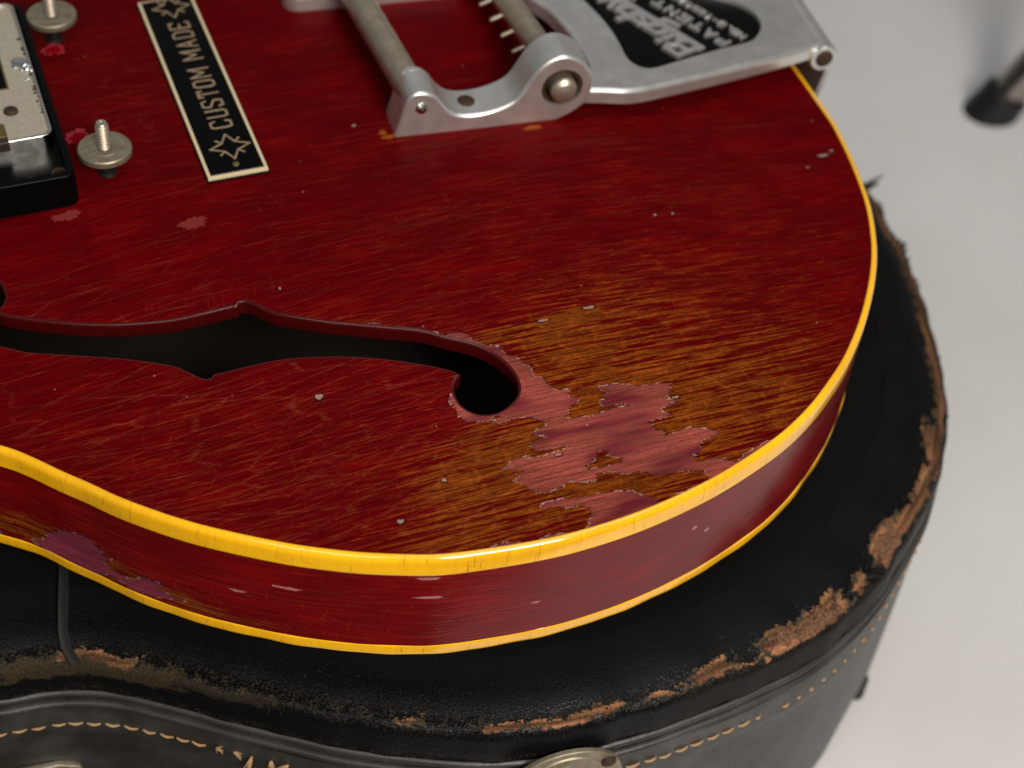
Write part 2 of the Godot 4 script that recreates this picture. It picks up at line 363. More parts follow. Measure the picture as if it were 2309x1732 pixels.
func materials() -> void:
	var cast_noise := tile(256, 0.02, 3)
	var fine := tile(256, 0.09, 5)
	M.cast = mat(Color(0.92, 0.915, 0.90), 0.34, 0.84); relief(M.cast, cast_noise, 46, 0.0012, 0.28, 0.40)
	M.cast.albedo_texture = tinted(tile(256, 0.012, 4), Color(0.92, 0.92, 0.92), Color(1, 1, 1), 1.4)
	M.nickel = mat(Color(0.78, 0.735, 0.67), 0.36, 0.82); relief(M.nickel, cast_noise, 40, 0.0008, 0.30, 0.44)
	M.nickel.albedo_texture = tinted(tile(256, 0.02, 14), Color(0.90, 0.88, 0.85), Color(1, 1, 1), 1.5)
	M.bright = mat(Color(0.86, 0.85, 0.83), 0.12, 1.0)
	M.plated = mat(Color(0.62, 0.59, 0.52), 0.42, 0.65); relief(M.plated, cast_noise, 30, 0.0006, 0.40, 0.52)
	M.plated.albedo_texture = tinted(tile(256, 0.02, 24), Color(0.86, 0.83, 0.77), Color(1, 1, 1), 1.5)
	M.base_plate = mat(Color(0.74, 0.715, 0.65), 0.45, 0.35); relief(M.base_plate, cast_noise, 30, 0.0006, 0.42, 0.55)
	M.base_plate.albedo_texture = tinted(tile(256, 0.05, 25), Color(0.92, 0.90, 0.86), Color(1, 1, 1), 1.0)
	M.rust = mat(Color(0.24, 0.17, 0.11), 0.6, 0.35); relief(M.rust, fine, 8, 0.008)
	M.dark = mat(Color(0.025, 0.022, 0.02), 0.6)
	M.solder = mat(Color(0.86, 0.87, 0.88), 0.14, 1.0)
	M.black_plastic = mat(Color(0.018, 0.018, 0.02), 0.3); M.black_plastic.metallic_specular = 0.2; relief(M.black_plastic, cast_noise, 30, 0.001, 0.26, 0.42)
	M.plate_black = mat(Color(0.014, 0.014, 0.015), 0.2); M.plate_black.metallic_specular = 0.2
	M.ivory = mat(Color(0.83, 0.76, 0.62), 0.35)
	M.engraved = mat(Color(0.58, 0.49, 0.38), 0.55); relief(M.engraved, fine, 6, 0.006)
	M.recess = mat(Color(0.02, 0.02, 0.02), 0.45); M.recess.metallic_specular = 0.2; relief(M.recess, fine, 12, 0.006)
	M.brass = mat(Color(0.45, 0.38, 0.22), 0.55, 0.6); relief(M.brass, fine, 10, 0.006)
	M.tape = mat(Color(0.17, 0.12, 0.085), 0.55); relief(M.tape, fine, 14, 0.006)
	M.lint = mat(Color(0.5, 0.49, 0.47), 0.9)
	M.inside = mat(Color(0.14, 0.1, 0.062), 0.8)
	M.rim_cut = mat(Color(0.29, 0.025, 0.03), 0.2); relief(M.rim_cut, fine, 16, 0.003)
	M.rim_cut.albedo_texture = tinted(tile(256, 0.025, 61), Color(1.0, 1.0, 1.0), Color(0.8, 1.0, 1.0), 1.2)
	var hide := tile(512, 0.075, 31, 2, FastNoiseLite.TYPE_CELLULAR, true)
	M.leather = mat(Color(0.045, 0.043, 0.043), 0.5); M.leather.metallic_specular = 0.2; relief(M.leather, hide, 22, 0.006, 0.6, 0.85)
	M.leather_side = mat(Color(0.225, 0.22, 0.215), 0.42); M.leather_side.metallic_specular = 0.5; relief(M.leather_side, tile(512, 0.05, 32, 3), 60, 0.006, 0.34, 0.52)  # black leathercloth made paler: the floor's sheen on the side is in this colour
	M.leather_side.albedo_texture = tinted(tile(256, 0.012, 33), Color(0.72, 0.66, 0.6), Color(1, 1, 1), 1.6)
	M.lid_skin = mat(Color(0.12, 0.115, 0.11), 0.6); relief(M.lid_skin, hide, 22, 0.006)
	M.cloth_edge = mat(Color(0.20, 0.165, 0.12), 0.75); relief(M.cloth_edge, fine, 5, 0.02)
	M.torn = mat(Color(0.58, 0.42, 0.305), 0.85); relief(M.torn, tile(256, 0.06, 41, 5), 14, 0.09)
	M.torn.albedo_texture = tinted(tile(256, 0.05, 42, 5), Color(0.55, 0.5, 0.46), Color(1, 1, 1), 1.7)
	M.flake = mat(Color(0.15, 0.14, 0.13), 0.8); relief(M.flake, fine, 6, 0.03)
	M.thread = mat(Color(0.74, 0.59, 0.42), 0.8); relief(M.thread, fine, 3, 0.01)
	M.fluff = mat(Color(0.34, 0.32, 0.29), 0.9)
	M.floor = mat(Color(0.845, 0.84, 0.835), 0.55); relief(M.floor, tile(512, 0.01, 51), 900, 0.01, 0.45, 0.65)
	M.floor.albedo_texture = tinted(tile(512, 0.006, 52), Color(0.95, 0.945, 0.94), Color(1, 1, 1), 1.5)
	M.dark_floor = mat(Color(0.13, 0.125, 0.12), 0.7)
	M.chrome = mat(Color(0.62, 0.59, 0.56), 0.22, 1.0)
	M.rubber = mat(Color(0.03, 0.03, 0.032), 0.5)
	# amber binding with hairline cracks
	var W := 2048; var H := 48
	var cb := noise_bytes(W, H, 16, 4, 0.05, 71); var ca := noise_bytes(W, H, 1, 12, 0.09, 72)
	var col := PackedByteArray(); col.resize(W * H * 3)
	var hg := PackedByteArray(); hg.resize(W * H); hg.fill(200)
	for y in H:
		for x in W:
			var k := y * W + x
			var q := 0.93 + 0.12 * cb[k] / 255.0 + 0.05 * (ca[k] / 255.0 - 0.5)
			var dirt := 0.0
			if y >= H - 3 and ca[k] > 105: dirt = 0.6
			col[k * 3] = int(minf(255, lerpf(252, 110, dirt) * q)); col[k * 3 + 1] = int(minf(255, lerpf(186, 60, dirt) * q)); col[k * 3 + 2] = int(lerpf(18, 14, dirt) * q)
	var img := [col, PackedByteArray(), hg]
	for k in 75:
		var x := rng.randf() * W
		scratch(img, W, H, Vector2(x, rng.randf_range(4, 30)), PI / 2 + rng.randf_range(-0.12, 0.12), rng.randf_range(6, 40), Color(0.33, 0.17, 0.05), rng.randf_range(0.1, 0.5), 0.015)
	for k in 40:
		scratch(img, W, H, Vector2(rng.randf() * W, rng.randf_range(8, 44)), rng.randf_range(-0.2, 0.2), rng.randf_range(4, 26), Color(0.36, 0.19, 0.06), rng.randf_range(0.1, 0.35), 0.06)
	M.binding = mat(Color.WHITE, 0.14)
	M.binding.albedo_texture = tex(Image.create_from_data(W, H, false, Image.FORMAT_RGB8, img[0]))
	M.binding.heightmap_enabled = true; M.binding.heightmap_texture = tex(Image.create_from_data(W, H, false, Image.FORMAT_L8, img[2])); M.binding.heightmap_scale = 0.004
	M.binding.clearcoat_enabled = true; M.binding.clearcoat = 0.7; M.binding.clearcoat_roughness = 0.07
	soundboard_material(); rim_material(); lid_edge_material()

const TOP_LO := Vector2(-72, -75)
const TOP_HI := Vector2(248, 220)
func soundboard_material() -> void:
	var W := 1664; var H := 1534; var px := W / 320.0
	var topx := func(list: Array) -> Array:
		var o := []
		for p in pairs(list): o.append((p - TOP_LO) * px)
		return o
	var bare := PackedByteArray(); bare.resize(W * H)
	fill_mask(bare, W, H, topx.call(BARE1), 255); fill_mask(bare, W, H, topx.call(ISL1), 0); fill_mask(bare, W, H, topx.call(ISL2), 0)
	fill_mask(bare, W, H, topx.call(BARE2), 255); fill_mask(bare, W, H, topx.call(BARE3), 255); fill_mask(bare, W, H, topx.call(LIP), 255)
	var bl := []
	for b in WEAR:
		var c: Vector2 = (Vector2(b[0], b[1]) - TOP_LO) * px
		bl.append([c.x, c.y, b[2] * px, b[3] * px, b[4], b[5]])
	var wear := field(W, H, 8, bl)
	var cz := []
	for b in CRAZE:
		var c: Vector2 = (Vector2(b[0], b[1]) - TOP_LO) * px
		cz.append([c.x, c.y, b[2] * px, b[3] * px, b[4], b[5]])
	var craze := field(W, H, 8, cz)
	var img := lacquer(W, H, px, bare, wear, craze, 101, 22)
	# hairline cracks in the lacquer, mostly along the grain, with short branches across it
	for k in 4200:
		var p := Vector2(rng.randf_range(-70, 245), rng.randf_range(-70, 215))
		var cx := ((p - TOP_LO) * px)
		var kk := clampi(int(cx.y), 0, H - 1) * W + clampi(int(cx.x), 0, W - 1)
		if bare[kk] > 0 or rng.randf() > 0.04 + craze[kk] / 255.0 * 1.1 + wear[kk] / 255.0 * 0.4: continue
		var a := rng.randf_range(0.12, 0.42)
		var c := Color(0.50, 0.27, 0.13) if rng.randf() < 0.75 else Color(0.62, 0.42, 0.3)
		var dir := rng.randfn(0.0, 0.05)
		scratch(img, W, H, cx, dir, rng.randf_range(20, 190), c, a, 0.09)
		if rng.randf() < 0.45: scratch(img, W, H, cx + Vector2(rng.randf_range(0, 40), 0), dir + rng.randf_range(0.7, 2.3) * (1 if rng.randf() < 0.5 else -1), rng.randf_range(5, 22), c, a * 0.9, 0.25)
	# long straight brown lines where the grain has opened through the finish
	for k in 5200:
		var p := Vector2(rng.randf_range(-70, 245), rng.randf_range(-70, 215))
		var c2 := (p - TOP_LO) * px
		var kk := clampi(int(c2.y), 0, H - 1) * W + clampi(int(c2.x), 0, W - 1)
		if bare[kk] > 0 or rng.randf() > 0.05 + wear[kk] / 255.0 * 1.3: continue
		scratch(img, W, H, c2, rng.randfn(0.0, 0.025), rng.randf_range(20, 160), Color(0.44, 0.22, 0.05) if rng.randf() < 0.7 else Color(0.27, 0.07, 0.02), rng.randf_range(0.25, 0.7), 0.03)
	# dings and chips down to the wood
	for q in [[36.6, 145.5, 1.5, 1.2], [36.7, 106.7, 0.5, 0.7], [225.1, 85.5, 2.6, 0.9], [229, 84, 1.2, 0.6], [217, 90, 0.9, 0.5], [131.2, 172.3, 1.6, 0.5], [104, 139, 2.2, 0.5], [119, 137.5, 2.6, 0.6], [60, 181, 1.0, 0.8], [80, 164, 0.8, 0.5], [92, 182, 1.3, 0.5], [154, 106, 0.7, 0.6], [160, 106, 0.6, 0.6], [112, 48, 1.2, 0.5], [78, 44, 1.0, 0.8], [45, 190, 1.3, 0.9]]:
		dot(img, W, H, (q[0] + 72) * px, (q[1] + 75.15) * px, q[2] * px, q[3] * px * 1.15, Color(0.22, 0.06, 0.05), 60)
		dot(img, W, H, (q[0] + 72) * px, (q[1] + 75) * px, q[2] * px * 0.72, q[3] * px * 0.72, Color(0.56, 0.46, 0.42), 40)
	for q in [[20.0, 73.7, 4.0, 2.2], [-13.8, 58.8, 4.2, 1.7]]: dot(img, W, H, (q[0] + 72) * px, (q[1] + 75) * px, q[2] * px, q[3] * px, Color(0.45, 0.17, 0.15), 150)
	for q in [[-2.7, -21.8, 3.6, 3.4], [-4.0, 26.1, 3.4, 3.8]]:
		dot(img, W, H, (q[0] + 72) * px, (q[1] + 75) * px, q[2] * px, q[3] * px, Color(0.62, 0.2, 0.24), 140)
		dot(img, W, H, (q[0] + 72) * px, (q[1] + 75.6) * px, q[2] * px * 0.75, q[3] * px * 0.7, Color(0.52, 0.03, 0.08), 150)
	for q in [[86.5, 52.5, 2.2, 1.0], [85.5, 50, 1.2, 1.4], [131.5, 60.5, 3.0, 1.0]]: dot(img, W, H, (q[0] + 72) * px, (q[1] + 75) * px, q[2] * px, q[3] * px, Color(0.52, 0.28, 0.10), 90)
	for k in 130:
		var s := rng.randf_range(0.7, 1.7)
		var c := [Color(0.58, 0.46, 0.42), Color(0.45, 0.24, 0.1), Color(0.40, 0.12, 0.10)][rng.randi() % 3] as Color
		dot(img, W, H, rng.randf() * W, rng.randf() * H, s, s * 0.8, c, 120)
	# fine scratches: a tangle of arcs behind the bridge, long hairs along the grain elsewhere
	for k in 150:
		var p := Vector2(rng.randfn(8, 12), rng.randfn(8, 26))
		scratch(img, W, H, (p - TOP_LO) * px, rng.randf() * TAU, rng.randf_range(30, 130), Color(0.46, 0.13, 0.09), rng.randf_range(0.15, 0.45), 0.03)
	for k in 420:
		var p := Vector2(rng.randf() * W, rng.randf() * H)
		scratch(img, W, H, p, rng.randf_range(-0.1, 0.14), rng.randf_range(20, 190), Color(0.48, 0.22, 0.08), rng.randf_range(0.12, 0.5), 0.02)
	for k in 60:
		var p := Vector2(rng.randfn(22, 26), rng.randfn(102, 4))
		scratch(img, W, H, (p - TOP_LO) * px, PI / 2 + rng.randf_range(-0.3, 0.3), rng.randf_range(10, 40), Color(0.48, 0.18, 0.1), rng.randf_range(0.2, 0.5), 0.06)
	M.soundboard = lacquer_material(img, W, H, 0.014); M.soundboard.metallic_specular = 0.08

func rim_material() -> void:
	var W := 2048; var H := 160; var px := W / 480.0; var py := H / 30.0
	var to := func(list: Array) -> Array:
		var o := []
		for p in pairs(list): o.append(Vector2(p.x * px, (-6.5 - p.y) * py))
		return o
	var bare := PackedByteArray(); bare.resize(W * H)
	fill_mask(bare, W, H, to.call(SIDE_PATCH), 255)
	fill_mask(bare, W, H, to.call([448, -35.2, 452, -36.5, 470, -36.5, 470, -34.0, 456, -34.2]), 255)
	var bl := []
	for b in [[447, -31, 16, 5, 0.1, 0.9], [424, -31, 24, 9, -0.25, 0.85], [398, -31, 26, 5, -0.1, 0.8], [370, -34, 30, 2.5, 0.0, 0.5], [340, -8, 60, 1.2, 0.0, 0.4]]:
		bl.append([b[0] * px, (-6.5 - b[1]) * py, b[2] * px, b[3] * py, b[4], b[5]])
	var wear := field(W, H, 4, bl)
	var craze := field(W, H, 4, [[350 * px, H * 0.5, 60 * px, 60.0, 0.0, 0.5], [430 * px, H * 0.5, 30 * px, 80.0, 0.0, 0.55], [230 * px, H * 0.4, 70 * px, 60.0, 0.0, 0.25]])
	var img := lacquer(W, H, px, bare, wear, craze, 301, 26, true)
	for q in [[362, -16.2, 4.0, 0.5], [375.5, -21.6, 2.2, 0.5], [325, -15.5, 3.6, 0.5], [325.4, -7.6, 3.0, 0.5], [296, -24, 1.2, 0.4], [248, -16, 0.9, 0.8], [243, -20, 0.9, 0.8]]:
		dot(img, W, H, q[0] * px, (-6.5 - q[1]) * py, q[2] * px, q[3] * py, Color(0.66, 0.42, 0.42), 40)
	for k in 130:
		scratch(img, W, H, Vector2(rng.randf() * W, rng.randf() * H), rng.randf_range(-0.05, 0.05), rng.randf_range(30, 220), Color(0.5, 0.26, 0.08), rng.randf_range(0.2, 0.6), 0.012)
	for k in 46:
		scratch(img, W, H, Vector2(rng.randf_range(320, 440) * px, rng.randf_range(0.4, 0.9) * H), rng.randf_range(1.0, 2.2), rng.randf_range(8, 34), Color(0.52, 0.28, 0.08), rng.randf_range(0.3, 0.7), 0.12)
	M.rim = lacquer_material(img, W, H, 0.008); M.rim.roughness = 0.42; M.rim.metallic_specular = 0.36
	M.rim.uv1_scale = Vector3(1, 1, 1)

# the rolled edge of the case lid: black leathercloth, brown where it is rubbed and torn. u runs along the edge, v from 24 mm inside over the corner and down the side
const EDGE_IN := 24.0
const EDGE_LEN := 42.0
var edge_wear := []           # [s from, s to, v from (mm), v to (mm), strength]
func lid_edge_material() -> void:
	for e in EDGE_WEAR:
		var a := nearest_s(lid_outline, lid_s, Vector2(e[0], e[1])); var b := nearest_s(lid_outline, lid_s, Vector2(e[2], e[3]))
		edge_wear.append([minf(a, b), maxf(a, b), e[4], e[5], e[6]])
	var W := 2048; var H := 168; var L := 620.0; var px := W / L; var py := H / EDGE_LEN
	var na := noise_bytes(W, H, 1, 1, 0.05, 81, FastNoiseLite.TYPE_SIMPLEX, 4); var nb := noise_bytes(W, H, 1, 1, 0.22, 82, FastNoiseLite.TYPE_SIMPLEX, 3)
	var nc := noise_bytes(W, H, 8, 1, 0.06, 83, FastNoiseLite.TYPE_SIMPLEX, 3); var nd := noise_bytes(W, H, 1, 1, 0.014, 84, FastNoiseLite.TYPE_SIMPLEX, 2)
	var grain := noise_bytes(W, H, 1, 1, 0.3, 85, FastNoiseLite.TYPE_CELLULAR, 1, true)
	var col := PackedByteArray(); col.resize(W * H * 3)
	var rou := PackedByteArray(); rou.resize(W * H)
	var hei := PackedByteArray(); hei.resize(W * H)
	for x in W:
		var s := x / px
		var hits := []
		for e in edge_wear:
			if s > e[0] - 6 and s < e[1] + 6: hits.append(e)
		for y in H:
			var k := y * W + x
			var v := y / py
			var n1 := na[k] / 255.0 - 0.5; var n2 := nb[k] / 255.0 - 0.5; var n3 := nc[k] / 255.0 - 0.5; var n4 := nd[k] / 255.0 - 0.5
			var wearv := 0.0; var canvas := 0.0
			for e in hits:
				var along := smooth(e[0] - 3, e[0] + 4, s + n1 * 8) * (1 - smooth(e[1] - 4, e[1] + 3, s + n1 * 8))
				var wob := n1 * 3.6 + n4 * 3.0 + n2 * 1.6
				var across := smooth(e[2] - 0.4, e[2] + 0.4, v + wob) * (1 - smooth(e[3] - 0.4, e[3] + 0.4, v + wob * 0.7))
				if e[4] > 0: wearv = maxf(wearv, along * across * e[4])
				else: canvas = maxf(canvas, along * across * -e[4])
			var g := 11.5 + (n2 * 9 + n3 * 5) * smooth(3.0, 14.0, v) + 2.0 * smooth(8.0, 20.0, v)
			var r := g; var gg := g; var b := g * 1.02
			var h := 150.0 + grain[k] * 0.28 + n2 * 30; var ro := 0.44 - 0.16 * smooth(17, 21, v) * (1 - smooth(26, 29, v)) + n2 * 0.25
			# rubbed grey-brown threads along the corner and the lower edge of the side
			var rub := smooth(0.02, 0.26, n2 + n1 * 0.6) * (smooth(19, 23, v) * (1 - smooth(25, 29, v)) * 0.95 + smooth(36, 40, v) * 0.8 + 0.06)
			r = lerpf(r, 92, rub * 0.5); gg = lerpf(gg, 78, rub * 0.5); b = lerpf(b, 60, rub * 0.5)
			if canvas > 0:
				var weave := 0.75 + 0.35 * (sin(x * 1.9) * sin(y * 1.9)) + n2 * 0.5
				r = lerpf(r, 74 * weave, canvas); gg = lerpf(gg, 62 * weave, canvas); b = lerpf(b, 44 * weave, canvas); ro = lerpf(ro, 0.8, canvas)
			if wearv > 0.45:
				var q := 0.66 + (n2 + 0.5) * 0.5 + n3 * 0.95
				var dk := smooth(140, 60, s) * 0.0 + lerpf(0.68, 0.96, smooth(110, 230, s))
				r = 130 * q * dk; gg = 90 * q * dk + n1 * 14; b = 63 * q * dk
				h = 70 + (n2 + 0.5) * 150 + n3 * 60; ro = 0.9
			elif wearv > 0.12:
				r = 60 + n2 * 50; gg = 54 + n2 * 46; b = 44 + n2 * 40; h = 235; ro = 0.85
			if v < 14.0: ro = lerpf(0.74, ro, smooth(3.0, 14.0, v)); h = lerpf(150.0, h, smooth(2.0, 10.0, v))
			col[k * 3] = clampi(int(r), 2, 255); col[k * 3 + 1] = clampi(int(gg), 2, 255); col[k * 3 + 2] = clampi(int(b), 2, 255)
			rou[k] = int(clampf(ro, 0, 1) * 255); hei[k] = int(clampf(h, 0, 255))
	M.lid_edge = lacquer_material([col, rou, hei], W, H, 0.06); M.lid_edge.metallic_specular = 0.22

func build_floor() -> void:
	var b := Builder.new()
	b.fill(PackedVector2Array([Vector2(-4000, -5000), Vector2(4000, -5000), Vector2(4000, 3000), Vector2(-4000, 3000)]), Vector3(0, FLOOR_Y - 4, 0), Vector3(1, 0, 0), Vector3(0, 0, 1), Vector3.UP)
	var o := part("studio_floor", b, M.dark_floor, self, Vector3(0, FLOOR_Y, 0))
	o.position = Vector3(0, FLOOR_Y, 0) * MM
	o.set_meta("kind", "structure"); o.set_meta("label", "dark floor in front of the case")
	var s := Builder.new()
	s.plate(PackedVector2Array([Vector2(-40, -4800), Vector2(3000, -4800), Vector2(3000, 1500), Vector2(40, 318), Vector2(-40, 120)]), Vector3(0, FLOOR_Y, 0), Vector3(1, 0, 0), Vector3(0, 0, 1), Vector3.UP, 3.0, 0.5)
	o = part("backdrop_floor", s, M.floor, self, Vector3(0, FLOOR_Y, 0))
	o.position = Vector3(0, FLOOR_Y, 0) * MM
	o.set_meta("kind", "structure"); o.set_meta("label", "pale grey seamless backdrop sheet under the case and the metal leg")
# ------------------------------------------------------------------ procedural textures
func noise_bytes(w: int, h: int, sx: int, sy: int, freq: float, seed_: int, kind := FastNoiseLite.TYPE_SIMPLEX, oct := 3, cell := false) -> PackedByteArray:
	var f := FastNoiseLite.new()
	f.noise_type = kind; f.frequency = freq; f.seed = seed_
	f.fractal_type = FastNoiseLite.FRACTAL_FBM if oct > 1 else FastNoiseLite.FRACTAL_NONE
	f.fractal_octaves = oct
	if cell:
		f.cellular_return_type = FastNoiseLite.RETURN_DISTANCE2_SUB
		f.cellular_jitter = 1.0
	var im := f.get_image(maxi(4, w / sx), maxi(4, h / sy), false, false, true)
	if sx > 1 or sy > 1: im.resize(w, h, Image.INTERPOLATE_CUBIC)
	im.convert(Image.FORMAT_L8)
	return im.get_data()
func tile(size: int, freq: float, seed_: int, oct := 4, kind := FastNoiseLite.TYPE_SIMPLEX, cell := false) -> Image:
	var f := FastNoiseLite.new()
	f.noise_type = kind; f.frequency = freq; f.seed = seed_
	f.fractal_octaves = oct
	if cell:
		f.fractal_type = FastNoiseLite.FRACTAL_NONE
		f.cellular_return_type = FastNoiseLite.RETURN_DISTANCE2_SUB
	var im := f.get_seamless_image(size, size)
	im.convert(Image.FORMAT_L8)
	return im
func tex(im: Image) -> ImageTexture:
	im.generate_mipmaps()
	return ImageTexture.create_from_image(im)
func tinted(im: Image, a: Color, b: Color, gain := 1.0) -> ImageTexture:
	var d := im.get_data(); var out := PackedByteArray(); out.resize(d.size() * 3)
	for k in d.size():
		var c := a.lerp(b, clampf((d[k] / 255.0 - 0.5) * gain + 0.5, 0, 1))
		out[k * 3] = int(c.r * 255); out[k * 3 + 1] = int(c.g * 255); out[k * 3 + 2] = int(c.b * 255)
	return tex(Image.create_from_data(im.get_width(), im.get_height(), false, Image.FORMAT_RGB8, out))
func mat(c: Color, rough: float, metal := 0.0) -> StandardMaterial3D:
	var m := StandardMaterial3D.new()
	m.albedo_color = c; m.roughness = rough; m.metallic = metal
	return m
func relief(m: StandardMaterial3D, im: Image, period_mm: float, cm: float, rough_lo := -1.0, rough_hi := -1.0) -> void:
	m.uv1_triplanar = true; m.uv1_world_triplanar = true
	m.uv1_scale = Vector3.ONE * (1000.0 / period_mm)
	m.heightmap_enabled = true; m.heightmap_texture = tex(im.duplicate()); m.heightmap_scale = cm
	if rough_lo >= 0:
		m.roughness = 1.0
		m.roughness_texture = tinted(im, Color(rough_lo, rough_lo, rough_lo), Color(rough_hi, rough_hi, rough_hi))
		m.roughness_texture_channel = BaseMaterial3D.TEXTURE_CHANNEL_RED

func smooth(a: float, b: float, x: float) -> float:
	var t := clampf((x - a) / (b - a), 0.0, 1.0)
	return t * t * (3 - 2 * t)
func fill_mask(mask: PackedByteArray, W: int, H: int, poly: Array, value: int) -> void:      # poly in pixels
	var y0 := 1e9; var y1 := -1e9
	for p in poly: y0 = minf(y0, p.y); y1 = maxf(y1, p.y)
	for y in range(maxi(0, int(y0)), mini(H, int(y1) + 2)):
		var xs := []
		var yy := y + 0.5
		for k in poly.size():
			var a: Vector2 = poly[k]; var b: Vector2 = poly[(k + 1) % poly.size()]
			if (a.y <= yy) != (b.y <= yy): xs.append(a.x + (yy - a.y) / (b.y - a.y) * (b.x - a.x))
		xs.sort()
		for k in range(0, xs.size() - 1, 2):
			for x in range(maxi(0, int(xs[k] + 0.5)), mini(W, int(xs[k + 1] + 0.5))): mask[y * W + x] = value
func field(W: int, H: int, div: int, blobs: Array) -> PackedByteArray:       # blobs: [cx, cy, rx, ry, turn, weight] in pixels
	var w := W / div; var h := H / div
	var d := PackedByteArray(); d.resize(w * h)
	for y in h:
		for x in w:
			var s := 0.0
			for b in blobs:
				var dx: float = x * div - b[0]; var dy: float = y * div - b[1]
				var c := cos(b[4]); var sn := sin(b[4])
				var u: float = (dx * c + dy * sn) / b[2]; var v: float = (-dx * sn + dy * c) / b[3]
				var e := u * u + v * v
				if e < 6.0: s = 1 - (1 - s) * (1 - clampf(b[5] * exp(-e), -1, 1))
			d[y * w + x] = int(clampf(s, 0, 1) * 255)
	var im := Image.create_from_data(w, h, false, Image.FORMAT_L8, d)
	im.resize(W, H, Image.INTERPOLATE_CUBIC)
	return im.get_data()

